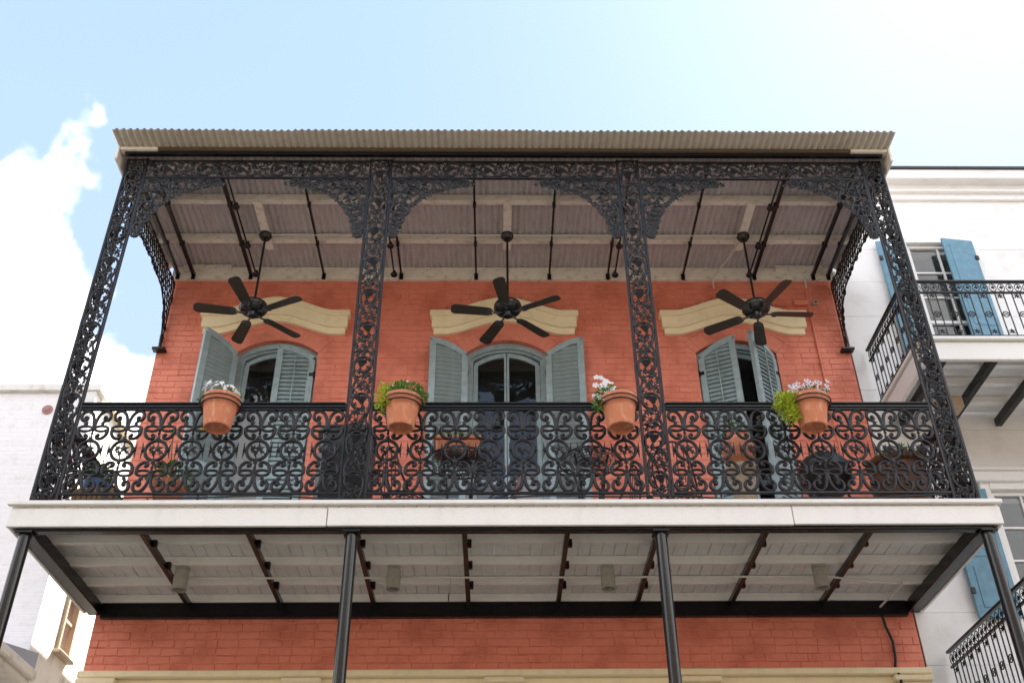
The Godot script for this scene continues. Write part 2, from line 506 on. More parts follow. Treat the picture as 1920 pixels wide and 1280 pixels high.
# corner bracket below the frieze: corner at the origin, runs 0.86 along +x and 0.80 down, concave edge of leaves
func spandrel_mesh(sd: int) -> ArrayMesh:
	var q := RandomNumberGenerator.new()
	q.seed = sd
	var m := MB.new()
	var rings := [[0.115, -0.10, 0.088], [0.185, -0.255, 0.125], [0.345, -0.125, 0.105], [0.510, -0.085, 0.075], [0.640, -0.065, 0.058], [0.752, -0.052, 0.046], [0.115, -0.430, 0.095], [0.085, -0.570, 0.070], [0.070, -0.685, 0.055], [0.055, -0.770, 0.042], [0.030, -0.175, 0.03], [0.235, -0.06, 0.045], [0.035, -0.325, 0.04]]
	for s in rings:
		var a0 := q.randf() * TAU
		var p := []
		for i in 15:
			var a := a0 + i * 0.46
			var rr: float = s[2] * (1.0 if i < 11 else 1.0 - (i - 10) * 0.13)
			p.append(v2(s[0] + cos(a) * rr, s[1] + sin(a) * rr))
		m.tube(smooth_path(p, 2), 0.0145, 6)
		m.leaf(Vector3(s[0], s[1], 0.006), q.randf() * TAU, s[2] * 0.66, 5, 0.38)
		for j in 3:
			var b := q.randf() * TAU
			m.leaf(Vector3(s[0] + cos(b) * s[2] * 0.62, s[1] + sin(b) * s[2] * 0.62, 0.008), b, minf(0.042, s[2] * 0.55), 5, 0.38)
	# stems that tie the scrolls together
	m.tube(smooth_path([v2(0.0, -0.02), v2(0.10, -0.19), v2(0.24, -0.14), v2(0.42, -0.03), v2(0.58, -0.12), v2(0.70, -0.02), v2(0.82, -0.05)], 4), 0.009, 5)
	m.tube(smooth_path([v2(0.02, -0.0), v2(0.19, -0.13), v2(0.06, -0.30), v2(0.02, -0.44), v2(0.12, -0.52), v2(0.02, -0.64), v2(0.08, -0.74), v2(0.03, -0.81)], 4), 0.009, 5)
	# leafy concave edge
	for i in 30:
		var f := i / 29.0
		var e := v2(0.075 + 0.77 * pow(f, 1.75), -(0.085 + 0.72 * pow(1.0 - f, 1.75)))
		m.leaf(Vector3(e.x + q.randf_range(-0.012, 0.012), e.y + q.randf_range(-0.012, 0.012), 0.004), q.randf() * TAU, q.randf_range(0.034, 0.05), 5, 0.38)
	# grapes
	for c in [v2(0.19, -0.27), v2(0.35, -0.14), v2(0.11, -0.44)]:
		for j in 9:
			m.ball(Vector3(c.x + (j % 3 - 1) * 0.02, c.y - (j / 3 - 1) * 0.018, 0.014), 0.0105, Vector3.ONE, 3, 5)
	return m.mesh()


# lace of small rings and leaves that fills a polygon (z along x, height along y)
func lace_mesh(poly: PackedVector2Array, sd: int) -> ArrayMesh:
	var q := RandomNumberGenerator.new()
	q.seed = sd
	var m := MB.new()
	var lo := poly[0]
	var hi := poly[0]
	for p in poly:
		lo = lo.min(p)
		hi = hi.max(p)
	var st := 0.088
	var y := lo.y
	var row := 0
	while y < hi.y:
		var x := lo.x + (st * 0.5 if row % 2 else 0.0)
		while x < hi.x:
			var c := v2(x + q.randf_range(-0.012, 0.012), y + q.randf_range(-0.012, 0.012))
			if Geometry2D.is_point_in_polygon(c, poly):
				m.tube(ring_path(c, st * q.randf_range(0.44, 0.55), st * q.randf_range(0.44, 0.55), 10), 0.0085, 4, true)
				m.leaf(Vector3(c.x, c.y, 0.004), q.randf() * TAU, q.randf_range(0.020, 0.034), 5, 0.3)
				if q.randf() < 0.6:
					m.leaf(Vector3(c.x + 0.04, c.y + 0.03, 0.004), q.randf() * TAU, 0.026, 5, 0.3)
			x += st
		y += st * 0.87
		row += 1
	var edge := PackedVector3Array()
	for p in poly:
		edge.append(Vector3(p.x, p.y, 0))
	m.tube(edge, 0.011, 5, true)
	return m.mesh()


# ------------------------------------------------------------------ brickwork
func arch_poly(cx: float, half: float, y0: float, spring: float, crown: float, grow := 0.0, cnt := 14) -> PackedVector2Array:
	var rise := crown - spring
	var rad := (half * half + rise * rise) / (2.0 * rise)
	var cy := crown - rad
	var am := asin(half / rad)
	var o := PackedVector2Array([v2(cx - half, y0)])
	for i in cnt + 1:
		var a := lerpf(-am, am, float(i) / cnt)
		o.append(v2(cx + sin(a) * (rad + grow), cy + cos(a) * (rad + grow)))
	o.append(v2(cx + half, y0))
	return o


func brick_mesh(w: float, h: float, q: RandomNumberGenerator) -> MB:
	var m := MB.new()
	add_brick(m, Vector3(0, 0, 0), w, h, q)
	return m


func add_brick(m: MB, c: Vector3, w: float, h: float, q: RandomNumberGenerator) -> void:
	var out := q.randf_range(-0.0025, 0.0035)
	var bx := 0.003
	var by := 0.006
	var f := []
	var e := []
	for k in [[-1, -1], [1, -1], [1, 1], [-1, 1]]:
		var jx := q.randf_range(-0.003, 0.003)
		var jy := q.randf_range(-0.005, 0.005)
		f.append(c + Vector3(k[0] * (w * 0.5 - bx) + jx, k[1] * (h * 0.5 - by) + jy, out + q.randf_range(-0.002, 0.002)))
		e.append(c + Vector3(k[0] * w * 0.5 + jx, k[1] * h * 0.5 + jy, -0.0065))
	m.quad(f[0], f[1], f[2], f[3], Vector3(0, 0, 1))
	for i in 4:
		var j := (i + 1) % 4
		var o: Vector3 = (f[i] + f[j]) * 0.5 - c
		m.quad(f[i], f[j], e[j], e[i], Vector3(o.x, o.y, 0.02))


# lays courses over a rectangle; whole bricks go to `single` as parts while it has room, the rest into one mesh
func lay_bricks(parent: Node3D, x0: float, x1: float, y0: float, y1: float, zf: float, holes: Array, mat: Material, sd: int, single := 0, called := "brick", depth := 1.0) -> void:
	var q := RandomNumberGenerator.new()
	q.seed = sd
	var course := 0.084
	var long := 0.222
	var variants := []
	for i in 10:
		variants.append(brick_mesh(long - 0.002, course - 0.006, q).mesh())
	var rest := MB.new()
	rest.t = Transform3D(Basis.from_scale(Vector3(1, 1, depth)), Vector3(0, 0, zf * (1.0 - depth)))
	var boxes := []
	for hpoly in holes:
		var lo: Vector2 = hpoly[0]
		var hi: Vector2 = hpoly[0]
		for p in hpoly:
			lo = lo.min(p)
			hi = hi.max(p)
		boxes.append(Rect2(lo, hi - lo))
	var rows := int(ceil((y1 - y0) / course))
	for r in rows:
		var yb := y0 + r * course
		var yt := minf(yb + course, y1)
		if yt - yb < 0.02:
			continue
		var x := x0 - (long * 0.5 if r % 2 else 0.0) - q.randf_range(0.0, 0.04)
		while x < x1 - 0.01:
			var l := long * (1.0 if q.randf() > 0.12 else 0.5)
			var a := maxf(x, x0)
			var b := minf(x + l, x1)
			x += l
			if b - a < 0.03:
				continue
			var rect := Rect2(a + 0.001, yb + 0.003, b - a - 0.002, yt - yb - 0.006)
			var polys := [PackedVector2Array([rect.position, v2(rect.end.x, rect.position.y), rect.end, v2(rect.position.x, rect.end.y)])]
			var cut := false
			for i in holes.size():
				if boxes[i].intersects(rect):
					var nxt := []
					for p in polys:
						for o in Geometry2D.clip_polygons(p, holes[i]):
							if not Geometry2D.is_polygon_clockwise(o):
								nxt.append(o)
					polys = nxt
			if polys.size() == 1 and polys[0].size() == 4 and absf(absf(area(polys[0])) - rect.get_area()) < 1e-5:
				if single > 0 and l == long and b - a > long - 0.001 and yt - yb > course - 0.001:
					single -= 1
					var o := part(parent, called, variants[q.randi() % 10], mat, at(Vector3((a + b) * 0.5, (yb + yt) * 0.5, zf + q.randf_range(-0.001, 0.002)), Basis(Vector3(0, 0, 1), q.randf_range(-0.008, 0.008))))
				else:
					var c := rect.get_center()
					add_brick(rest, Vector3(c.x, c.y, zf), rect.size.x, rect.size.y, q)
			else:
				for p in polys:
					if absf(area(p)) > 0.0006:
						rest.prism(p, zf - 0.012, zf + q.randf_range(-0.002, 0.003))
	var o := part(parent, called + "_field", rest, mat)
	o.set_meta("kind", "stuff")


func area(p: PackedVector2Array) -> float:
	var s := 0.0
	for i in p.size():
		var a := p[i]
		var b := p[(i + 1) % p.size()]
		s += a.x * b.y - b.x * a.y
	return s * 0.5


# rectangles that cover a wall around rectangular openings
func wall_rects(x0: float, x1: float, y0: float, y1: float, holes: Array) -> Array:
	var xs := [x0, x1]
	for h in holes:
		for k in [h.position.x, h.end.x]:
			if k > x0 and k < x1 and not xs.has(k):
				xs.append(k)
	xs.sort()
	var o := []
	for i in xs.size() - 1:
		var mid: float = (xs[i] + xs[i + 1]) * 0.5
		var cuts := []
		for h in holes:
			if mid > h.position.x and mid < h.end.x:
				cuts.append([h.position.y, h.end.y])
		cuts.sort()
		var y := y0
		for c in cuts:
			if y >= y1:
				break
			if c[0] > y:
				o.append(Rect2(xs[i], y, xs[i + 1] - xs[i], minf(c[0], y1) - y))
			y = maxf(y, c[1])
		if y < y1:
			o.append(Rect2(xs[i], y, xs[i + 1] - xs[i], y1 - y))
	return o


# ------------------------------------------------------------------ the townhouse
const DOORS := [-2.81, 0.02, 2.87]
const HALF := 0.50
const SPRING := 7.36
const CROWN := 7.55


func shutter(parent: Node3D, hinge: Vector3, open_deg: float, right_hand: bool, w := 0.475) -> void:
	# local x runs from the hinge (0) to the free edge (w); the top follows half of the arch
	var s := group_part(parent, "shutter", hinge)
	var dir := -1.0 if right_hand else 1.0
	s.rotation.y = deg_to_rad(open_deg) * (1.0 if right_hand else -1.0)
	var bottom := DECK + 0.06
	var top := func(x: float) -> float:
		var f := 1.0 - x / w
		return CROWN - 0.055 - (CROWN - SPRING) * f * f
	var st := 0.075
	var f := MB.new()
	var outer := PackedVector2Array()
	var inner := PackedVector2Array()
	for i in 9:
		var x := w * i / 8.0
		outer.append(v2(dir * x, top.call(x)))
		inner.append(v2(dir * clampf(x, st, w - st), top.call(clampf(x, st, w - st)) - 0.085))
	f.band(outer, inner, -0.027, 0.027)
	for x in [[0.0, st], [w - st, w]]:
		var a: float = x[0]
		var b: float = x[1]
		f.prism(PackedVector2Array([v2(dir * a, bottom), v2(dir * b, bottom), v2(dir * b, top.call(b) - 0.05), v2(dir * a, top.call(a) - 0.05)]), -0.0269, 0.0269)
	for y in [[bottom, bottom + 0.16], [5.62, 5.74]]:
		f.box(Vector3(dir * w * 0.5, (y[0] + y[1]) * 0.5, 0), Vector3(w - 2 * st + 0.002, y[1] - y[0], 0.052))
	part(s, "shutter_frame", f, M.teal)
	var sm := MB.new()
	# wide open leaves show their slats from below, half raised; the others are shut tighter
	var wide := open_deg > 90.0
	sm.cbox(Vector3.ZERO, Vector3(1.0, 0.009, 0.064 if wide else 0.083), 0.003, Basis(Vector3(1, 0, 0), 0.72 if wide else 1.15))
	var slat := sm.mesh()
	var y := bottom + 0.19
	while y < CROWN - 0.10:
		if y < 5.60 or y > 5.77:
			var a := st
			while a < w - st and top.call(a) - 0.055 < y:
				a += 0.01
			if w - st - a > 0.03:
				part(s, "slat", slat, M.teal, at(Vector3(dir * (a + w - st) * 0.5, y, 0), Basis.from_scale(Vector3(w - st - a - 0.002, 1, 1))))
		y += 0.060
	var rod := MB.new()
	rod.cbox(Vector3(dir * w * 0.5, (5.80 + CROWN - 0.22) * 0.5, 0.036), Vector3(0.016, CROWN - 0.22 - 5.80, 0.014), 0.003)
	part(s, "tilt_rod", rod, M.teal)
	var hg := MB.new()
	for hy in [4.75, 5.9, 7.05]:
		hg.cbox(Vector3(dir * 0.02, hy, 0.024), Vector3(0.07, 0.05, 0.012), 0.003)
		hg.rod(Vector3(-dir * 0.004, hy - 0.045, 0.026), Vector3(-dir * 0.004, hy + 0.045, 0.026), 0.010)
	part(s, "hinge", hg, M.iron)


func french_door(house: Node3D, cx: float) -> void:
	var d := group_part(house, "french_door", Vector3(cx, 0, 0))
	var fr := MB.new()
	var o := arch_poly(0, HALF, DECK - 0.02, SPRING, CROWN, 0.0)
	var i := arch_poly(0, HALF - 0.06, DECK - 0.02, SPRING - 0.03, CROWN - 0.075, 0.0)
	fr.band(o, i, -0.17, -0.075)
	var i2 := arch_poly(0, HALF - 0.085, DECK - 0.02, SPRING - 0.045, CROWN - 0.105, 0.0)
	fr.band(i, i2, -0.168, -0.11)
	part(d, "door_frame", fr, M.teal)
	var hw := HALF - 0.09
	var topy := func(x: float) -> float:
		return CROWN - 0.115 - (CROWN - SPRING - 0.03) * pow(absf(x) / hw, 2.0)
	for sg in [-1.0, 1.0]:
		var lf := MB.new()
		var s := 0.055
		var outer := PackedVector2Array()
		var inner := PackedVector2Array()
		for k in 9:
			var x := lerpf(0.004, hw, k / 8.0)
			var xi := clampf(x, 0.030, hw - s)
			outer.append(v2(sg * x, topy.call(x)))
			inner.append(v2(sg * xi, topy.call(xi) - 0.06))
		lf.band(outer, inner, -0.155, -0.125)
		for e in [[0.004, 0.030], [hw - s, hw]]:
			lf.prism(PackedVector2Array([v2(sg * e[0], DECK), v2(sg * e[1], DECK), v2(sg * e[1], topy.call(e[1]) - 0.03), v2(sg * e[0], topy.call(e[0]) - 0.03)]), -0.1549, -0.1251)
		for y in [[DECK, DECK + 0.5], [5.60, 5.66]]:
			lf.box(Vector3(sg * (0.030 + hw - s) * 0.5, (y[0] + y[1]) * 0.5, -0.14), Vector3(hw - s - 0.030 + 0.002, y[1] - y[0], 0.028))
		part(d, "door_leaf", lf, M.teal)
		for y in [[DECK + 0.5, 5.60], [5.66, 9.0]]:
			var gp := PackedVector2Array([v2(sg * 0.028, y[0]), v2(sg * (hw - s + 0.002), y[0])])
			if y[1] > 8.0:
				for k in 7:
					var x := lerpf(hw - s + 0.002, 0.028, k / 6.0)
					gp.append(v2(sg * x, topy.call(x) - 0.055))
			else:
				gp.append(v2(sg * (hw - s + 0.002), y[1]))
				gp.append(v2(sg * 0.028, y[1]))
			var g := MB.new()
			g.prism(gp, -0.142, -0.138)
			part(d, "pane", g, M.glass)
	var kn := MB.new()
	kn.ball(Vector3(0.03, 5.35, -0.105), 0.026)
	part(d, "door_knob", kn, M.fan_black)


func hood_path(cx: float, half: float, y: float, rise: float) -> PackedVector2Array:
	var o := PackedVector2Array()
	var flat := half - 0.70
	o.append(v2(cx - half, y))
	for i in 25:
		var f := i / 24.0
		var x := lerpf(-half + flat, half - flat, f)
		var k := 1.0 - absf(f - 0.5) * 2.0
		# an ogee: hollow at the ends, round over the middle
		var s := sin(minf(k, 1.0) * PI * 0.5)
		o.append(v2(cx + x, y + rise * lerpf(k * k * (3 - 2 * k), s, 0.45)))
	o.append(v2(cx + half, y))
	return o


func townhouse() -> void:
	var h := thing("townhouse", "salmon painted brick townhouse with three arched doorways under yellow hood mouldings", "house", "", Vector3.ZERO)
	var w := 4.30
	var top := 9.5
	# front wall: backing with three arched openings
	var fw := MB.new()
	var zb := -0.32
	var zf := -0.0055
	var edges := [-w]
	for c in DOORS:
		edges.append(c - HALF)
		edges.append(c + HALF)
	edges.append(w)
	for i in range(0, edges.size(), 2):
		fw.box(Vector3((edges[i] + edges[i + 1]) * 0.5, (DECK - 0.3 + top) * 0.5, (zb + zf) * 0.5), Vector3(edges[i + 1] - edges[i], top - DECK + 0.3, zf - zb))
	for c in DOORS:
		var a := arch_poly(c, HALF, DECK, SPRING, CROWN)
		var lo := PackedVector2Array()
		var hi := PackedVector2Array()
		for k in range(1, a.size() - 1):
			lo.append(a[k])
			hi.append(v2(a[k].x, top))
		fw.band(lo, hi, zb, zf)
		fw.box(Vector3(c, DECK - 0.16, (zb + zf) * 0.5), Vector3(HALF * 2, 0.28, zf - zb))
	var wall := part(h, "front_wall", fw, M.salmon_joint)
	var holes := []
	for c in DOORS:
		holes.append(arch_poly(c, HALF, DECK - 0.5, SPRING, CROWN))
		var band_hole := arch_poly(c, HALF, SPRING - 0.02, SPRING, CROWN, 0.205)
		holes.append(band_hole)
	lay_bricks(wall, -w, w, DECK - 0.02, top, 0.0, holes, M.salmon, 21)
	for c in DOORS:
		var rise := CROWN - SPRING
		var rad := (HALF * HALF + rise * rise) / (2.0 * rise)
		var cy := CROWN - rad
		var am := asin(HALF / rad)
		var cnt := 15
		for k in cnt:
			var a0 := lerpf(-am, am, float(k) / cnt) + 0.0012
			var a1 := lerpf(-am, am, float(k + 1) / cnt) - 0.0012
			var vm := MB.new()
			var p := PackedVector2Array([v2(sin(a0) * (rad + 0.001), cos(a0) * (rad + 0.001)), v2(sin(a1) * (rad + 0.001), cos(a1) * (rad + 0.001)), v2(sin(a1) * (rad + 0.2), cos(a1) * (rad + 0.2)), v2(sin(a0) * (rad + 0.2), cos(a0) * (rad + 0.2))])
			vm.prism(p, -0.014, rng.randf_range(0.000, 0.0025))
			part(wall, "voussoir", vm, M.salmon, at(Vector3(c, cy, 0)))
	# the wall below the gallery
	var lw := MB.new()
	lw.box(Vector3(0, (3.40 + DECK - 0.3) * 0.5, (zb + zf) * 0.5), Vector3(w * 2, DECK - 0.3 - 3.40, zf - zb))
	var low := part(h, "lower_wall", lw, M.salmon_joint)
	lay_bricks(low, -w, w, 3.415, DECK - 0.022, 0.0, [], M.salmon, 22, 296)
	# shell: sides, back, roof, floors keep the rooms dark
	var sh := MB.new()
	for sx in [-1.0, 1.0]:
		sh.box(Vector3(sx * (w - 0.15), (GROUND + top) * 0.5, (zb - 9.0) * 0.5), Vector3(0.30, top - GROUND, 9.0 + zb))
	sh.box(Vector3(0, (GROUND + top) * 0.5, -9.15), Vector3(w * 2, top - GROUND, 0.3))
	part(h, "side_wall", sh, M.old_brick)
	var rf := MB.new()
	rf.box(Vector3(0, top + 0.06, -4.6), Vector3(w * 2 + 0.1, 0.12, 9.4))
	part(h, "roof", rf, M.slate)
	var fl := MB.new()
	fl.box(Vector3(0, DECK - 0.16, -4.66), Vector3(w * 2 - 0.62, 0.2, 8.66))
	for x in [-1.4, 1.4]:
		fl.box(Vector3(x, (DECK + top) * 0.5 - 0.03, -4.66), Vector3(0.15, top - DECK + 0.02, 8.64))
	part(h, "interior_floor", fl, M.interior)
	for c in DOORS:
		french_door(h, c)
	shutter(h, Vector3(DOORS[0] - HALF + 0.025, 0, 0.02), 138, false)
	shutter(h, Vector3(DOORS[0] + HALF - 0.03, 0, -0.045), 2, true)
	shutter(h, Vector3(DOORS[1] - HALF + 0.02, 0, 0.035), 168, false)
	shutter(h, Vector3(DOORS[1] + HALF - 0.02, 0, 0.035), 168, true)
	shutter(h, Vector3(DOORS[2] - HALF + 0.03, 0, -0.03), 25, false)
	shutter(h, Vector3(DOORS[2] + HALF - 0.03, 0, -0.03), 42, true)
	# hood mouldings
	for i in 3:
		var c: float = [-2.885, -0.01, 2.89][i]
		var hm := group_part(h, "hood_moulding")
		var lv := [[0.935, 7.865, 7.945, 0.105], [0.91, 7.705, 7.8655, 0.078], [0.885, 7.615, 7.7055, 0.045]]
		for b in lv:
			var lo := hood_path(c, b[0], b[1], 0.20)
			var hi := hood_path(c, b[0], b[2], 0.205)
			var cuts := [0, 7 + i, 14 - i, 20 + (i % 2), 26]
			for k in 4:
				var m := MB.new()
				var pl := lo.slice(cuts[k], cuts[k + 1] + 1)
				var ph := hi.slice(cuts[k], cuts[k + 1] + 1)
				pl[0].x += 0.0015
				ph[0].x += 0.0015
				m.band(pl, ph, -0.01, b[3] + rng.randf_range(-0.002, 0.002))
				part(hm, "moulding_piece", m, M.cream)
		if i > 0:
			var sp := MB.new()
			var path := hood_path(c, 0.93, 7.945, 0.205)
			for k in 60:
				var f := k / 59.0
				if i == 1 and f > 0.18 and f < 0.30:
					continue
				var ix := f * (path.size() - 1)
				var p := path[int(ix)].lerp(path[mini(int(ix) + 1, path.size() - 1)], ix - int(ix))
				for j in 2:
					var tip := Vector3(p.x + rng.randf_range(-0.03, 0.03), p.y + rng.randf_range(0.05, 0.085), 0.05 + rng.randf_range(-0.03, 0.04))
					sp.tube(PackedVector3Array([Vector3(p.x, p.y - 0.004, 0.05), tip]), 0.0016, 3)
			part(hm, "bird_spikes", sp, M.cable).set_meta("kind", "stuff")
	# shop front below: lintel, capitals, pilasters, dark doors
	var lt := MB.new()
	lt.cbox(Vector3(0, 3.365, 0.045), Vector3(w * 2 + 0.02, 0.07, 0.15), 0.012)
	lt.cbox(Vector3(0, 3.24, 0.01), Vector3(w * 2, 0.18, 0.06), 0.006)
	part(h, "lintel", lt, M.cream)
	for x in [-4.1, -2.06, -0.03, 1.96, 4.1]:
		var p := group_part(h, "pilaster", Vector3(x, 0, 0))
		var cp := MB.new()
		cp.cbox(Vector3(0, 3.285, 0.075), Vector3(0.40, 0.06, 0.16), 0.012)
		cp.cbox(Vector3(0, 3.225, 0.065), Vector3(0.34, 0.06, 0.13), 0.02)
		cp.cbox(Vector3(0, 3.165, 0.055), Vector3(0.30, 0.06, 0.10), 0.012)
		part(p, "capital", cp, M.cream)
		var sf := MB.new()
		sf.cbox(Vector3(0, (3.135 + GROUND + 0.12) * 0.5, 0.03), Vector3(0.28, 3.135 - GROUND - 0.12, 0.12), 0.01)
		part(p, "shaft", sf, M.cream)
	for k in 4:
		var xa: float = [-3.96, -1.92, 0.11, 2.10][k]
		var xb: float = [-2.20, -0.17, 1.82, 3.96][k]
		var dr := group_part(h, "shop_door", Vector3((xa + xb) * 0.5, 0, 0))
		var fr := MB.new()
		var ww := xb - xa
		fr.box(Vector3(0, 3.08, -0.10), Vector3(ww, 0.14, 0.10))
		fr.box(Vector3(0, 2.30, -0.10), Vector3(ww, 0.10, 0.08))
		fr.box(Vector3(0, -1.15, -0.10), Vector3(ww, 0.7, 0.08))
		for x in [-ww * 0.5 + 0.05, 0.0, ww * 0.5 - 0.05]:
			fr.box(Vector3(x, 0.75, -0.10), Vector3(0.10, 4.5, 0.10))
		part(dr, "door_frame", fr, M.shop_blue)
		for sx in [-1.0, 1.0]:
			var g := MB.new()
			g.box(Vector3(sx * ww * 0.25, 0.75, -0.10), Vector3(ww * 0.5 - 0.10, 3.1, 0.006))
			part(dr, "pane", g, M.glass)


# ------------------------------------------------------------------ the gallery
func gallery_deck() -> void:
	var d := thing("gallery_deck", "white edged plank gallery floor on black iron beams across the salmon house", "balcony", "", Vector3(0, 0, 0))
	var hw := 4.44
	var fa := MB.new()
	# two boards with a joint
	for e in [[-hw, -1.62], [-1.615, 2.55]]:
		fa.cbox(Vector3((e[0] + e[1]) * 0.5, 4.119 + 0.001 * e[0], FRONT + 0.019), Vector3(e[1] - e[0] - 0.003, 0.178, 0.034), 0.005)
	fa.cbox(Vector3((hw + 2.556) * 0.5, 4.121, FRONT + 0.020), Vector3(hw - 2.556, 0.175, 0.034), 0.005)
	for sx in [-1.0, 1.0]:
		fa.cbox(Vector3(sx * (hw - 0.02), 4.119, FRONT * 0.5), Vector3(0.034, 0.175, FRONT - 0.01), 0.005)
	part(d, "fascia", fa, M.white)
	var lip := MB.new()
	lip.cbox(Vector3(0, 4.2485, FRONT + 0.040), Vector3(hw * 2 + 0.06, 0.045, 0.052), 0.008)
	part(d, "edge_strip", lip, M.white)
	var pm := MB.new()
	pm.cbox(Vector3(0, 0, 0), Vector3(0.1125, 0.04, FRONT + 0.01), 0.004)
	var pl := pm.mesh()
	var n := int(hw * 2 / 0.1165)
	for k in n:
		part(d, "plank", pl, M.white, at(Vector3(-hw + 0.06 + k * 0.1165 + rng.randf_range(-0.0006, 0.0006), 4.233 + rng.randf_range(-0.002, 0.002), (FRONT + 0.01) * 0.5 + 0.004)))
	for z in [0.06, 0.52, 1.02, 1.52]:
		# each joist is two lengths that meet off centre
		var jx := rng.randf_range(-1.3, 1.9)
		for e in [[-hw + 0.05, jx], [jx + 0.01, hw - 0.05]]:
			var j := MB.new()
			j.cbox(Vector3((e[0] + e[1]) * 0.5, 4.168 + rng.randf_range(-0.004, 0.002), z), Vector3(e[1] - e[0], 0.088, 0.055), 0.004)
			part(d, "joist", j, M.white)
	for x in [-3.32, -2.36, -1.39, -0.40, 0.54, 1.37, 2.36, 3.32]:
		var b := MB.new()
		b.cbox(Vector3(x, 4.092, 1.02), Vector3(0.045, 0.062, 2.02), 0.004)
		for z in [0.52, 1.02, 1.52]:
			b.cbox(Vector3(x + 0.035, 4.10, z + 0.05), Vector3(0.05, 0.075, 0.05), 0.006)
		part(d, "iron_beam", b, M.iron)
	for sx in [-1.0, 1.0]:
		var b := MB.new()
		b.cbox(Vector3(sx * 4.31, 4.075, 1.02), Vector3(0.13, 0.125, 2.04), 0.008)
		part(d, "end_beam", b, M.iron)
	var fb := MB.new()
	fb.cbox(Vector3(0, 4.025, FRONT - 0.045), Vector3(8.70, 0.05, 0.09), 0.008)
	part(d, "front_beam", fb, M.iron)
	var wb := MB.new()
	wb.cbox(Vector3(0, 4.04, 0.045), Vector3(8.46, 0.16, 0.07), 0.008)
	part(d, "wall_beam", wb, M.iron)


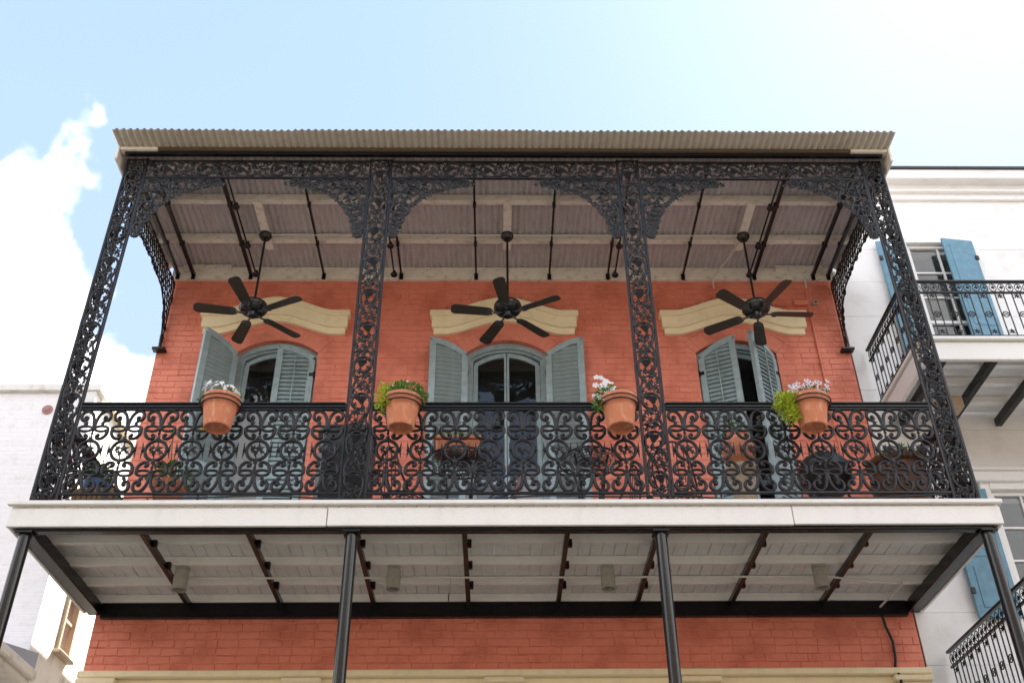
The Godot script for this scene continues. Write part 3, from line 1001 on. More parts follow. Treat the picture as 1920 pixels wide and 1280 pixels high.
func gallery_roof() -> void:
	var r := thing("gallery_roof", "corrugated metal gallery roof on white purlins and black iron rafters", "roof", "", Vector3.ZERO)
	var hw := 4.40
	var pitch := 0.0762
	var amp := 0.014
	var z_paint := 2.13
	var count := 13
	var sw := hw * 2.0 / count
	for s in count:
		var x0 := -hw + s * sw
		var lift := 0.0025 if s % 2 else 0.0
		for k in 2:
			var za := 0.005 if k == 0 else z_paint
			var zb := z_paint if k == 0 else 2.44 + rng.randf_range(-0.006, 0.010)
			var m := MB.new()
			var cols := int(ceil((sw + 0.04) / pitch * 8))
			for i in cols:
				var xa := x0 + (sw + 0.04) * i / cols
				var xb := x0 + (sw + 0.04) * (i + 1) / cols
				if xa > hw:
					continue
				var ya := ROOF + 0.014 + lift + cos(xa / pitch * TAU) * amp
				var yb := ROOF + 0.014 + lift + cos(xb / pitch * TAU) * amp
				var na := Vector3(sin(xa / pitch * TAU) * amp * TAU / pitch, 1, 0).normalized()
				var nb := Vector3(sin(xb / pitch * TAU) * amp * TAU / pitch, 1, 0).normalized()
				for side in [-1.0, 1.0]:
					var o := Vector3(0, 0.0012 * side, 0)
					var a := Vector3(xa, ya, za) + o
					var b := Vector3(xb, yb, za) + o
					var c := Vector3(xb, yb, zb) + o
					var d := Vector3(xa, ya, zb) + o
					m.smooth(a, b, c, na * side, nb * side, nb * side)
					m.smooth(a, c, d, na * side, nb * side, na * side)
			if k == 0:
				part(r, "corrugated_sheet", m, M.roof_paint)
			else:
				part(r, "eave_sheet", m, M.roof_tan).set_meta("label", "bare weathered overhang of the corrugated roof")
	for z in [1.39, 0.68]:
		var p := MB.new()
		p.cbox(Vector3(0, ROOF - 0.055, z), Vector3(hw * 2 - 0.12, 0.105, 0.075), 0.005)
		part(r, "purlin", p, M.ceiling_wood)
	var lg := MB.new()
	lg.cbox(Vector3(0, ROOF - 0.10, 0.03), Vector3(hw * 2 - 0.20, 0.195, 0.06), 0.005)
	for sx in [-1.0, 1.0]:
		lg.cbox(Vector3(sx * 3.85, ROOF - 0.045, 0.085), Vector3(0.62, 0.085, 0.05), 0.005)
	part(r, "ledger_board", lg, M.ceiling_wood)
	var eb := MB.new()
	for sx in [-1.0, 1.0]:
		eb.cbox(Vector3(sx * (hw - 0.24), ROOF - 0.022, FRONT + 0.077), Vector3(0.42, 0.045, 0.086), 0.005)
	var rust := MB.new()
	rust.cbox(Vector3(0, ROOF - 0.022, FRONT + 0.075), Vector3(hw * 2 - 0.91, 0.043, 0.082), 0.005)
	part(r, "eave_plate", rust, M.rusty)
	eb.cbox(Vector3(0, ROOF - 0.045, FRONT - 0.12), Vector3(hw * 2 - 0.12, 0.085, 0.06), 0.005)
	part(r, "eave_board", eb, M.ceiling_wood)
	var ib := MB.new()
	ib.cbox(Vector3(0, ROOF - 0.062, FRONT + 0.06), Vector3(hw * 2 - 0.16, 0.03, 0.06), 0.004)
	part(r, "eave_bar", ib, M.iron)
	for sx in [-1.0, 1.0]:
		var rb := MB.new()
		rb.cbox(Vector3(sx * (hw - 0.012), ROOF - 0.095, 1.11), Vector3(0.03, 0.20, 2.18), 0.005)
		part(r, "rake_board", rb, M.ceiling_wood)
	for f in DOORS.size():
		var x: float = [-2.95, 0.025, 2.95][f]
		var b := MB.new()
		b.cbox(Vector3(x, ROOF - 0.125, 1.0), Vector3(0.10, 0.045, 0.86), 0.005)
		part(r, "fan_block", b, M.ceiling_wood)
	for x in [-4.22, -4.02, -3.28, -2.34, -1.34, -0.37, 0.58, 1.34, 2.32, 3.25, 4.02, 4.22]:
		var thick: bool = absf(absf(x) - 3.27) < 0.05 or absf(absf(x) - 4.0) < 0.05 or absf(x) > 4.1
		var a := MB.new()
		a.cbox(Vector3(x, ROOF - 0.145, 1.06), Vector3(0.042 if thick else 0.024, 0.045, 2.08), 0.004)
		for z in [0.68, 1.39]:
			a.cbox(Vector3(x, ROOF - 0.135, z), Vector3(0.06 if thick else 0.04, 0.07, 0.05), 0.006)
		a.cbox(Vector3(x, ROOF - 0.17, 0.075), Vector3(0.05, 0.10, 0.02), 0.004)
		part(r, "rafter", a, M.iron)
		if absf(absf(x) - 3.27) < 0.05 or absf(absf(x) - 1.34) < 0.01:
			var t := MB.new()
			var xo: float = x + (0.085 if x < 0 else -0.085) * (1.0 if absf(x) > 2 else -1.0) * (1.0 if x < 0 else 1.0)
			t.rod(Vector3(xo, ROOF - 0.20, 0.10), Vector3(xo, ROOF - 0.20, 2.0), 0.011)
			for z in [0.16, 0.72, 1.42]:
				t.lathe([v2(0.0, -0.03), v2(0.035, -0.03), v2(0.045, -0.015), v2(0.045, 0.0), v2(0.02, 0.015), v2(0.02, 0.05), v2(0, 0.05)], 10, Vector3(xo, ROOF - 0.20, z))
			part(r, "tie_rod", t, M.iron)


func iron_column(x0: float, x1: float, label: String, side := 0.0) -> void:
	# side: -1 or 1 adds the return face of a corner column
	var c := thing("iron_column", label, "column", "cast iron gallery columns", Vector3((x0 + x1) * 0.5, DECK, FRONT))
	var hh := ROOF - 0.08 - DECK
	var w := x1 - x0
	var count := 10
	for face in (2 if side != 0.0 else 1):
		var b := Basis.IDENTITY
		var off := Vector3.ZERO
		if face == 1:
			b = Basis(Vector3.UP, PI / 2)
			off = Vector3(side * (w * 0.5 - 0.012), 0, -w * 0.5 + 0.012)
		for sx in [-1.0, 1.0]:
			if face == 1 and sx < 0.0:
				continue
			var m := MB.new()
			m.cbox(Vector3(sx * (w * 0.5 - 0.011), hh * 0.5, 0), Vector3(0.022, hh, 0.026), 0.003)
			m.cbox(Vector3(sx * (w * 0.5 - 0.030), hh * 0.5, 0), Vector3(0.008, hh, 0.016), 0.002)
			part(c, "bar", m, M.iron, Transform3D(b, off))
		var ft := MB.new()
		for y in [0.02, hh - 0.012]:
			ft.cbox(Vector3(0, y, 0), Vector3(w - 0.045, 0.016, 0.02), 0.002)
		part(c, "cross_bar", ft, M.iron, Transform3D(b, off))
		var ph := (hh - 0.06) / count
		for k in count:
			var sc := Vector3((w - 0.06) / 0.21, ph / 0.42, 1.0)
			part(c, "vine_panel", M["vine%d" % (k % 4)], M.iron, Transform3D(b * Basis.from_scale(sc), off + Vector3(0, 0.035 + ph * (k + 0.5), 0)))


func iron_frieze(x0: float, x1: float, label: String) -> void:
	var f := thing("iron_frieze", label, "frieze", "", Vector3((x0 + x1) * 0.5, 8.31, FRONT))
	var w := x1 - x0
	for y in [0.0, 0.255]:
		var m := MB.new()
		m.cbox(Vector3(0, y, 0), Vector3(w, 0.02, 0.03), 0.003)
		part(f, "bar", m, M.iron)
	var count := 6
	var pw := (w - 0.02) / count
	for k in count:
		var b := Basis(Vector3(0, 0, 1), PI / 2) * Basis.from_scale(Vector3(0.225 / 0.21, pw / 0.42, 1))
		part(f, "vine_panel", M["vine%d" % ((k + 1) % 4)], M.iron, Transform3D(b, Vector3(-w * 0.5 + 0.01 + pw * (k + 0.5), 0.1275, 0)))


func iron_bracket(x: float, dir: float, label: String) -> void:
	var b := thing("iron_bracket", label, "bracket", "leafy brackets under the frieze", Vector3(x, 8.295, FRONT))
	var m := MB.new()
	m.cbox(Vector3(0.43, -0.004, 0), Vector3(0.86, 0.012, 0.022), 0.002)
	m.cbox(Vector3(0.006, -0.41, 0), Vector3(0.012, 0.82, 0.022), 0.002)
	var flip := Basis.from_scale(Vector3(dir, 1, 1))
	part(b, "bracket_frame", m, M.iron, Transform3D(flip, Vector3.ZERO))
	part(b, "scrollwork", M["spandrel%d" % (1 if dir > 0 else 0)], M.iron, Transform3D(flip * Basis.from_scale(Vector3(1.08, 1.06, 1)), Vector3.ZERO))


func side_bracket(x: float, label: String) -> void:
	# lace in the plane x = const, from the corner column to the wall
	var b := thing("side_bracket", label, "bracket", "", Vector3(x, 0, 0))
	var poly := PackedVector2Array([v2(0.03, 8.40), v2(0.03, 7.40), v2(0.06, 7.40), v2(0.13, 7.72), v2(0.24, 7.93), v2(0.45, 8.05), v2(0.9, 8.10), v2(1.40, 8.08), v2(1.66, 7.95), v2(1.80, 7.60), v2(1.83, 8.40)])
	var bs := Basis(Vector3(0, 0, 1), Vector3(0, 1, 0), Vector3(-1, 0, 0))
	part(b, "scrollwork", lace_mesh(poly, 40 + int(x)), M.iron, Transform3D(bs, Vector3.ZERO))
	var f := MB.new()
	f.cbox(Vector3(0, 7.365, 0.055), Vector3(0.16, 0.035, 0.10), 0.006)
	f.rod(Vector3(0, 7.365, 0.06), Vector3(0, 7.55, 0.09), 0.018)
	part(b, "wall_foot", f, M.iron)


func railing(at_pos: Vector3, length: float, count: int, label: String, turn := 0.0) -> void:
	var r := thing("iron_railing", label, "railing", "", at_pos)
	r.rotation.y = turn
	var hr := MB.new()
	hr.cbox(Vector3(0, 1.036, 0.0), Vector3(length, 0.024, 0.085), 0.008)
	hr.cbox(Vector3(0, 1.009, 0.0), Vector3(length, 0.03, 0.055), 0.006)
	hr.cbox(Vector3(0, 0.983, 0.0), Vector3(length, 0.018, 0.034), 0.003)
	part(r, "handrail", hr, M.iron)
	var br := MB.new()
	br.cbox(Vector3(0, 0.092, 0), Vector3(length, 0.022, 0.030), 0.003)
	var k0 := int(length / 0.9)
	for k in k0 + 1:
		br.cbox(Vector3(-length * 0.5 + length * (k + 0.5) / (k0 + 1), 0.035, 0), Vector3(0.018, 0.075, 0.018), 0.002)
	part(r, "bottom_rail", br, M.iron)
	var p := length / count
	for k in count:
		part(r, "baluster", M.baluster, M.iron, at(Vector3(-length * 0.5 + p * (k + 0.5), 0.539, 0), Basis.from_scale(Vector3(minf(p / 0.262, 1.12), 1.09, 1))))


func support_pole(x: float, label: String) -> void:
	var p := thing("support_pole", label, "pole", "iron poles carrying the gallery", Vector3(x, GROUND + 0.13, FRONT - 0.05))
	var h := 4.0 - GROUND - 0.13
	var m := MB.new()
	m.lathe([v2(0.0, 0.0), v2(0.054, 0.0), v2(0.054, h - 0.02), v2(0.0, h - 0.02)], 24)
	part(p, "shaft", m, M.pole_iron)
	var b := MB.new()
	b.lathe([v2(0.0, 0.0), v2(0.12, 0.0), v2(0.12, 0.03), v2(0.085, 0.06), v2(0.075, 0.16), v2(0.0541, 0.20)], 20)
	part(p, "base", b, M.pole_iron)
	var c := MB.new()
	c.cbox(Vector3(0, h - 0.012, 0), Vector3(0.15, 0.024, 0.15), 0.005)
	part(p, "cap", c, M.iron)


# ------------------------------------------------------------------ fans, lamps, pipes
func ceiling_fan(x: float, base_deg: float, label: String) -> void:
	var top := ROOF - 0.148
	var f := thing("ceiling_fan", label, "fan", "black ceiling fans with five blades", Vector3(x, top, 0.86))
	var hub := 7.385 - top
	var m := MB.new()
	m.lathe([v2(0.0, 0.0), v2(0.078, 0.0), v2(0.080, -0.03), v2(0.055, -0.07), v2(0.018, -0.08), v2(0.0, -0.08)], 20)
	part(f, "canopy", m, M.fan_black)
	m = MB.new()
	m.rod(Vector3(0, -0.05, 0), Vector3(0, hub + 0.09, 0), 0.0145, 10)
	part(f, "downrod", m, M.fan_black)
	m = MB.new()
	m.lathe([v2(0.0, hub + 0.13), v2(0.03, hub + 0.13), v2(0.05, hub + 0.095), v2(0.11, hub + 0.085), v2(0.155, hub + 0.06), v2(0.165, hub + 0.03), v2(0.160, hub + 0.005), v2(0.166, hub), v2(0.160, hub - 0.012), v2(0.14, hub - 0.04), v2(0.10, hub - 0.055), v2(0.06, hub - 0.06), v2(0.055, hub - 0.10), v2(0.045, hub - 0.115), v2(0.0, hub - 0.118)], 28)
	part(f, "motor_housing", m, M.fan_black)
	for k in 5:
		# angle from +x towards +z
		var a := deg_to_rad(base_deg + 72.0 * k)
		var b := Basis(Vector3.UP, -a)
		var yb := hub - 0.068
		m = MB.new()
		var rise := 0.0
		m.tube(PackedVector3Array([Vector3(0.075, yb + 0.015, 0), Vector3(0.12, yb - 0.004, 0), Vector3(0.17, yb + rise, 0)]), 0.012, 6)
		for s in [-1.0, 1.0]:
			m.tube(PackedVector3Array([Vector3(0.16, yb, 0), Vector3(0.185, yb - 0.001, s * 0.035), Vector3(0.235, yb, s * 0.045)]), 0.008, 5)
		m.box(Vector3(0.215, yb - 0.001, 0), Vector3(0.06, 0.006, 0.075), Basis(Vector3(1, 0, 0), 0.2))
		part(f, "blade_arm", m, M.fan_iron, Transform3D(b, Vector3.ZERO))
		m = MB.new()
		var out := PackedVector2Array()
		for q in [[0.185, -0.030], [0.20, -0.050], [0.23, -0.060], [0.62, -0.072], [0.648, -0.062], [0.668, -0.035], [0.668, 0.035], [0.648, 0.062], [0.62, 0.072], [0.23, 0.060], [0.20, 0.050], [0.185, 0.030]]:
			out.append(v2(q[0], q[1]))
		m.t = Transform3D(Basis(Vector3(1, 0, 0), -PI / 2 + 0.21), Vector3(0, yb + 0.006, 0))
		m.prism(out, -0.0035, 0.0035)
		part(f, "blade", m, M.blade, Transform3D(b, Vector3.ZERO))


func downlight(x: float, label: String) -> void:
	var d := thing("downlight", label, "lamp", "can lamps under the gallery floor", Vector3(x, 4.19, 0.98))
	var m := MB.new()
	m.cbox(Vector3(0, -0.06, 0), Vector3(0.12, 0.07, 0.12), 0.01)
	part(d, "mounting_box", m, M.galvanised)
	m = MB.new()
	m.lathe([v2(0.0, -0.096), v2(0.062, -0.096), v2(0.070, -0.104), v2(0.070, -0.30), v2(0.063, -0.30), v2(0.061, -0.16), v2(0.0, -0.16)], 24)
	part(d, "can", m, M.galvanised)
	m = MB.new()
	m.ball(Vector3(0, -0.20, 0), 0.045, Vector3(1, 0.8, 1), 6, 10)
	part(d, "bulb", m, M.black_satin)


func pipes() -> void:
	var c := thing("ceiling_conduit", "thin white conduit running between the ceiling fans under the roof", "conduit")
	var m := MB.new()
	m.rod(Vector3(-2.88, ROOF - 0.165, 0.875), Vector3(2.88, ROOF - 0.165, 0.875), 0.0095)
	m.tube(PackedVector3Array([Vector3(2.93, ROOF - 0.166, 0.78), Vector3(2.84, ROOF - 0.166, 0.42), Vector3(2.72, ROOF - 0.17, 0.13), Vector3(2.70, ROOF - 0.20, 0.075), Vector3(2.70, ROOF - 0.36, 0.075)]), 0.0095, 8)
	part(c, "pipe", m, M.conduit)
	var d := thing("floor_conduit", "pale conduit linking the can lamps under the gallery floor", "conduit")
	m = MB.new()
	m.rod(Vector3(-3.12, 4.045, 0.90), Vector3(3.0, 4.045, 0.90), 0.011)
	m.tube(PackedVector3Array([Vector3(3.14, 4.045, 0.90), Vector3(3.9, 4.045, 0.72), Vector3(3.98, 4.08, 0.69), Vector3(4.0, 4.07, 0.62), Vector3(3.93, 4.04, 0.10)]), 0.011, 8)
	part(d, "pipe", m, M.conduit)
	var e := thing("wall_cable", "black cable hanging down the brick below the gallery end", "cable")
	m = MB.new()
	m.tube(PackedVector3Array([Vector3(3.95, 4.0, 0.04), Vector3(3.97, 3.85, 0.03), Vector3(4.01, 3.70, 0.028), Vector3(4.00, 3.52, 0.028), Vector3(3.97, 3.42, 0.04), Vector3(3.96, 3.30, 0.14), Vector3(3.95, 2.9, 0.14), Vector3(3.95, 0.5, 0.14)]), 0.014, 8)
	part(e, "cord", m, M.cable)
	var g := thing("wall_pipe", "salmon painted pipe with junction box beside the half open shutters", "pipe")
	m = MB.new()
	m.tube(PackedVector3Array([Vector3(3.90, ROOF - 0.19, 0.10), Vector3(3.90, 8.33, 0.075)]), 0.011, 8)
	part(g, "upper_pipe", m, M.conduit)
	m = MB.new()
	m.rod(Vector3(3.90, 8.33, 0.018), Vector3(3.90, DECK, 0.018), 0.012)
	for y in [7.2, 6.2]:
		m.cbox(Vector3(3.90, y, 0.014), Vector3(0.06, 0.02, 0.02), 0.003)
	part(g, "lower_pipe", m, M.salmon)
	m = MB.new()
	m.cbox(Vector3(3.80, 8.11, 0.03), Vector3(0.19, 0.075, 0.06), 0.006)
	m.rod(Vector3(3.05, 8.09, 0.014), Vector3(3.72, 8.09, 0.014), 0.010)
	part(g, "junction_box", m, M.salmon)
	var s := thing("security_sensor", "small grey sensor beside the salmon junction box", "sensor", "", Vector3(3.98, 8.11, 0.04))
	m = MB.new()
	m.cbox(Vector3(0, 0, 0), Vector3(0.075, 0.055, 0.05), 0.012)
	part(s, "case", m, M.galvanised)
	m = MB.new()
	m.ball(Vector3(0.005, -0.005, 0.027), 0.014)
	part(s, "lens", m, M.fan_black)
	var w := thing("rail_cable", "thin black cable lying along the gallery edge under the railing", "cable")
	m = MB.new()
	var p := PackedVector3Array()
	for i in 60:
		var x := lerpf(-4.0, 4.0, i / 59.0)
		p.append(Vector3(x, DECK + 0.03 + 0.018 * sin(x * 1.9) + 0.010 * sin(x * 5.1), FRONT + 0.035))
	m.tube(p, 0.008, 6)
	part(w, "cord", m, M.cable)


# ------------------------------------------------------------------ pots and plants
func leaf_cloud(m: MB, c: Vector3, r: Vector3, count: int, size: float, q: RandomNumberGenerator, hang := 0.0) -> void:
	for i in count:
		var d := Vector3(q.randfn(), q.randfn(), q.randfn()).normalized() * pow(q.randf(), 0.4)
		var p := c + d * r
		p.y -= hang * q.randf() * absf(d.x + d.z) * 0.5
		var up := (d + Vector3(q.randfn(), q.randfn() + 0.6, q.randfn()) * 0.6).normalized()
		var side := up.cross(Vector3(q.randfn(), q.randfn(), q.randfn())).normalized()
		var s := size * q.randf_range(0.6, 1.3)
		var nn := up.cross(side)
		m.tri(p, p + up * s * 0.5 + side * s * 0.28 + nn * s * 0.1, p + up * s, nn)
		m.tri(p, p + up * s * 0.5 - side * s * 0.28 + nn * s * 0.1, p + up * s, nn)


func flower(m: MB, p: Vector3, dir: Vector3, s: float, q: RandomNumberGenerator) -> void:
	var u := dir.cross(Vector3(0.3, 0.2, 0.9)).normalized()
	var w := dir.cross(u).normalized()
	var a0 := q.randf() * TAU
	for k in 5:
		var a := a0 + TAU * k / 5
		var e := u * cos(a) + w * sin(a)
		var f := u * cos(a + 0.55) + w * sin(a + 0.55)
		var g := u * cos(a - 0.55) + w * sin(a - 0.55)
		m.tri(p, p + f * s * 0.75 + dir * s * 0.25, p + e * s + dir * s * 0.15, dir)
		m.tri(p, p + g * s * 0.75 + dir * s * 0.25, p + e * s + dir * s * 0.15, dir)


func terracotta_pot(called: String, label: String, group: String, pos: Vector3, rt: float, rb: float, h: float, hanger := false, tilt := Vector3.ZERO) -> Node3D:
	# pos is the middle of the underside
	var p := thing(called, label, "pot", group, pos)
	p.rotation = tilt
	var m := MB.new()
	var rim := h * 0.24
	m.lathe([v2(rb * 0.80, 0.022), v2(rb * 0.84, 0.0), v2(rb * 0.94, 0.0), v2(rb, 0.008), v2(lerpf(rb, rt - 0.014, 0.78), h - rim), v2(rt * 0.93, h - rim - 0.001), v2(rt * 0.955, h - rim + 0.004)], 36)
	part(p, "body", m, M.terracotta)
	m = MB.new()
	m.lathe([v2(rb * 0.82, 0.021), v2(rb * 0.2, 0.021), v2(rb * 0.17, 0.035), v2(0.0, 0.035)], 24)
	part(p, "underside", m, M.terracotta)
	m = MB.new()
	m.lathe([v2(rt * 0.90, h - rim - 0.002), v2(rt * 0.965, h - rim + 0.001), v2(rt, h - 0.012), v2(rt * 0.99, h), v2(rt * 0.92, h), v2(rt * 0.90, h - 0.03), v2(rt * 0.88, h - 0.05)], 36)
	part(p, "rim", m, M.terracotta)
	m = MB.new()
	m.lathe([v2(rt * 0.895, h - 0.035), v2(0.0, h - 0.022)], 24)
	part(p, "soil", m, M.soil)
	if hanger:
		m = MB.new()
		var rr := rt * 0.965 + 0.012
		for y in [h - rim - 0.012, h - rim + 0.028]:
			m.tube(ring_xz(Vector3(0, y, 0), rr + (0.006 if y > h - rim else -0.006), 30), 0.0065, 6, true)
		for s in [-1.0, 1.0]:
			m.tube(PackedVector3Array([Vector3(s * 0.07, h - rim, -rr + 0.014), Vector3(s * 0.07, h - 0.03, -rr - 0.03), Vector3(s * 0.07, 5.335 - pos.y, -rr - 0.035), Vector3(s * 0.07, 5.335 - pos.y, -rr - 0.12)]), 0.0065, 6)
		part(p, "hanger", m, M.cable)
	return p


func ring_xz(c: Vector3, r: float, cnt: int) -> PackedVector3Array:
	var o := PackedVector3Array()
	for k in cnt:
		var a := TAU * k / cnt
		o.append(c + Vector3(cos(a) * r, 0, sin(a) * r))
	return o


func hanging_pots() -> void:
	var z := FRONT + 0.235
	var xs := [-2.675, -0.99, 1.045, 2.83]
	var labels := ["terracotta pot of white flowers hanging from the rail, whitish lime streaks", "terracotta pot with bushy green herb hanging on rail by the column", "cleanest orange terracotta pot hanging from the rail, white petunias on one side", "terracotta pot on the rail with lime green creeper spilling over its edge"]
	var y0 := 4.905
	for i in 4:
		terracotta_pot("hanging_pot", labels[i], "terracotta pots hung on the railing", Vector3(xs[i], y0, z), 0.180, 0.122, 0.315, true, Vector3([0.0, 0.02, -0.02, 0.01][i], 0.0, [0.01, -0.015, 0.03, -0.03][i]))
	var top := y0 + 0.30
	var q := RandomNumberGenerator.new()
	q.seed = 77
	# white flowers in the first pot
	var p := thing("flowering_plant", "mass of small white flowers in the lime streaked hanging pot", "plant", "", Vector3(xs[0], top, z))
	var m := MB.new()
	leaf_cloud(m, Vector3(0.03, 0.05, 0), Vector3(0.15, 0.07, 0.14), 520, 0.032, q)
	part(p, "foliage", m, M.leaf_sage).set_meta("kind", "stuff")
	m = MB.new()
	leaf_cloud(m, Vector3(-0.12, 0.0, 0.02), Vector3(0.07, 0.07, 0.1), 90, 0.04, q, 0.05)
	part(p, "leaves", m, M.leaf_green).set_meta("kind", "stuff")
	m = MB.new()
	for k in 75:
		var a := q.randf() * TAU
		var r := sqrt(q.randf()) * 0.17
		var dd := Vector3(cos(a) * r * 1.1 - 0.02, 0.10 + q.randf_range(-0.02, 0.05) + (0.05 if cos(a) < -0.2 else 0.0) - r * 0.25, sin(a) * r)
		flower(m, dd, (dd * Vector3(1.5, 1, 1.5) + Vector3(0, 0.02, 0.05)).normalized(), q.randf_range(0.018, 0.032), q)
	part(p, "flowers", m, M.petal_white).set_meta("kind", "stuff")
	# bushy herb in the second
	p = thing("bushy_herb", "dense green and yellow herb mound overflowing its hanging pot", "plant", "", Vector3(xs[1], top, z))
	m = MB.new()
	leaf_cloud(m, Vector3(0.03, 0.06, 0), Vector3(0.20, 0.10, 0.17), 900, 0.040, q, 0.06)
	part(p, "foliage", m, M.leaf_green).set_meta("kind", "stuff")
	m = MB.new()
	leaf_cloud(m, Vector3(-0.16, 0.02, 0.04), Vector3(0.085, 0.13, 0.12), 420, 0.034, q, 0.22)
	leaf_cloud(m, Vector3(-0.05, 0.10, 0.03), Vector3(0.10, 0.06, 0.1), 120, 0.034, q)
	part(p, "trailing_leaves", m, M.leaf_lime).set_meta("kind", "stuff")
	m = MB.new()
	for k in 12:
		flower(m, Vector3(q.randf_range(-0.1, 0.2), q.randf_range(0.10, 0.17), q.randf_range(-0.05, 0.14)), Vector3(0, 0.5, 0.8).normalized(), 0.014, q)
	part(p, "flowers", m, M.petal_white).set_meta("kind", "stuff")
	# petunias in the third
	p = thing("petunia", "white petunias leaning out over one side of their orange pot", "plant", "", Vector3(xs[2], top, z))
	m = MB.new()
	leaf_cloud(m, Vector3(-0.10, 0.05, 0), Vector3(0.11, 0.11, 0.12), 300, 0.042, q, 0.05)
	leaf_cloud(m, Vector3(-0.19, -0.02, 0.02), Vector3(0.05, 0.10, 0.08), 120, 0.04, q, 0.1)
	leaf_cloud(m, Vector3(0.05, 0.0, 0), Vector3(0.10, 0.02, 0.10), 60, 0.03, q)
	part(p, "foliage", m, M.leaf_green).set_meta("kind", "stuff")
	m = MB.new()
	for k in 26:
		var dd := Vector3(q.randf_range(-0.23, -0.06), q.randf_range(-0.04, 0.20), q.randf_range(-0.03, 0.13))
		flower(m, dd, Vector3(q.randf_range(-0.6, 0.4), q.randf_range(0.0, 0.5), 0.8).normalized(), q.randf_range(0.028, 0.042), q)
	part(p, "flowers", m, M.petal_white).set_meta("kind", "stuff")
	# pansies and creeper in the fourth
	p = thing("pansy_plant", "row of white pansies with mauve centres in the pot with the creeper", "plant", "", Vector3(xs[3], top, z))
	m = MB.new()
	leaf_cloud(m, Vector3(0.04, 0.05, 0), Vector3(0.16, 0.07, 0.14), 480, 0.032, q)
	part(p, "foliage", m, M.leaf_sage).set_meta("kind", "stuff")
	m = MB.new()
	var mc := MB.new()
	for k in 30:
		var dd := Vector3(q.randf_range(-0.16, 0.20), q.randf_range(0.09, 0.155), q.randf_range(-0.08, 0.13))
		var dr := Vector3(q.randf_range(-0.4, 0.4), 0.25, 0.85).normalized()
		flower(m, dd, dr, q.randf_range(0.024, 0.032), q)
		flower(mc, dd + dr * 0.009, dr, 0.012, q)
	part(p, "flowers", m, M.petal_white).set_meta("kind", "stuff")
	part(p, "flower_centres", mc, M.petal_mauve).set_meta("kind", "stuff")
	p = thing("lime_creeper", "lime green creeper trailing down beside the pansies", "plant", "", Vector3(xs[3] - 0.15, top, z))
	m = MB.new()
	leaf_cloud(m, Vector3(-0.07, -0.02, 0.02), Vector3(0.11, 0.09, 0.12), 520, 0.040, q, 0.08)
	leaf_cloud(m, Vector3(-0.05, -0.15, 0.05), Vector3(0.07, 0.11, 0.09), 330, 0.036, q, 0.08)
	part(p, "foliage", m, M.leaf_lime).set_meta("kind", "stuff")


# ------------------------------------------------------------------ things standing on the gallery
func mesh_table(pos: Vector3, r: float, h: float, label: String) -> void:
	var t := thing("patio_table", label, "table", "round iron patio tables", pos)
	var m := MB.new()
	for k in 6:
		m.tube(ring_xz(Vector3(0, h, 0), r * (k + 1) / 6.0, 28), 0.012 if k == 5 else 0.005, 5, true)
	for k in 40:
		var a := TAU * k / 40
		m.rod(Vector3(cos(a) * r * 0.15, h, sin(a) * r * 0.15), Vector3(cos(a + 0.12) * r, h, sin(a + 0.12) * r), 0.005, 4)
	m.lathe([v2(0, h - 0.008), v2(r * 0.2, h - 0.008), v2(r * 0.2, h + 0.004), v2(0, h + 0.004)], 16)
	part(t, "top", m, M.black_satin)
	for k in 4:
		var a := TAU * (k + 0.5) / 4
		var d := Vector3(cos(a), 0, sin(a))
		m = MB.new()
		m.tube(PackedVector3Array([d * r * 0.75 + Vector3(0, h, 0), d * r * 0.55 + Vector3(0, h * 0.7, 0), d * r * 0.45 + Vector3(0, h * 0.35, 0), d * r * 0.85]), 0.012, 6)
		part(t, "leg", m, M.black_satin)


func iron_chair(pos: Vector3, turn: float, label: String) -> void:
	var c := thing("patio_chair", label, "chair", "black iron patio chairs", pos)
	c.rotation.y = turn
	var m := MB.new()
	for k in 4:
		m.tube(ring_xz(Vector3(0, 0.44, 0), 0.05 * (k + 1), 20), 0.010 if k == 3 else 0.006, 5, true)
	for k in 10:
		var a := TAU * k / 10
		m.rod(Vector3(0, 0.44, 0), Vector3(cos(a) * 0.2, 0.44, sin(a) * 0.2), 0.006, 4)
	part(c, "seat", m, M.black_satin)
	m = MB.new()
	var bp := PackedVector3Array()
	for k in 13:
		var a := PI * k / 12
		bp.append(Vector3(cos(a) * 0.2, 0.66 + sin(a) * 0.26, -0.2 - sin(a) * 0.04))
	m.tube(PackedVector3Array([Vector3(0.2, 0.44, -0.08)]) + bp + PackedVector3Array([Vector3(-0.2, 0.44, -0.08)]), 0.011, 6)
	for k in 5:
		var x := (k - 2) * 0.065
		m.rod(Vector3(x, 0.46, -0.19), Vector3(x * 1.2, 0.66 + sqrt(maxf(0, 0.04 - x * x)) * 1.25, -0.23), 0.006, 5)
	part(c, "backrest", m, M.black_satin)
	for s in [[-1, -1], [1, -1], [1, 1], [-1, 1]]:
		m = MB.new()
		m.tube(PackedVector3Array([Vector3(s[0] * 0.16, 0.44, s[1] * 0.14), Vector3(s[0] * 0.17, 0.2, s[1] * 0.16), Vector3(s[0] * 0.21, 0.0, s[1] * 0.21)]), 0.010, 6)
		part(c, "leg", m, M.black_satin)


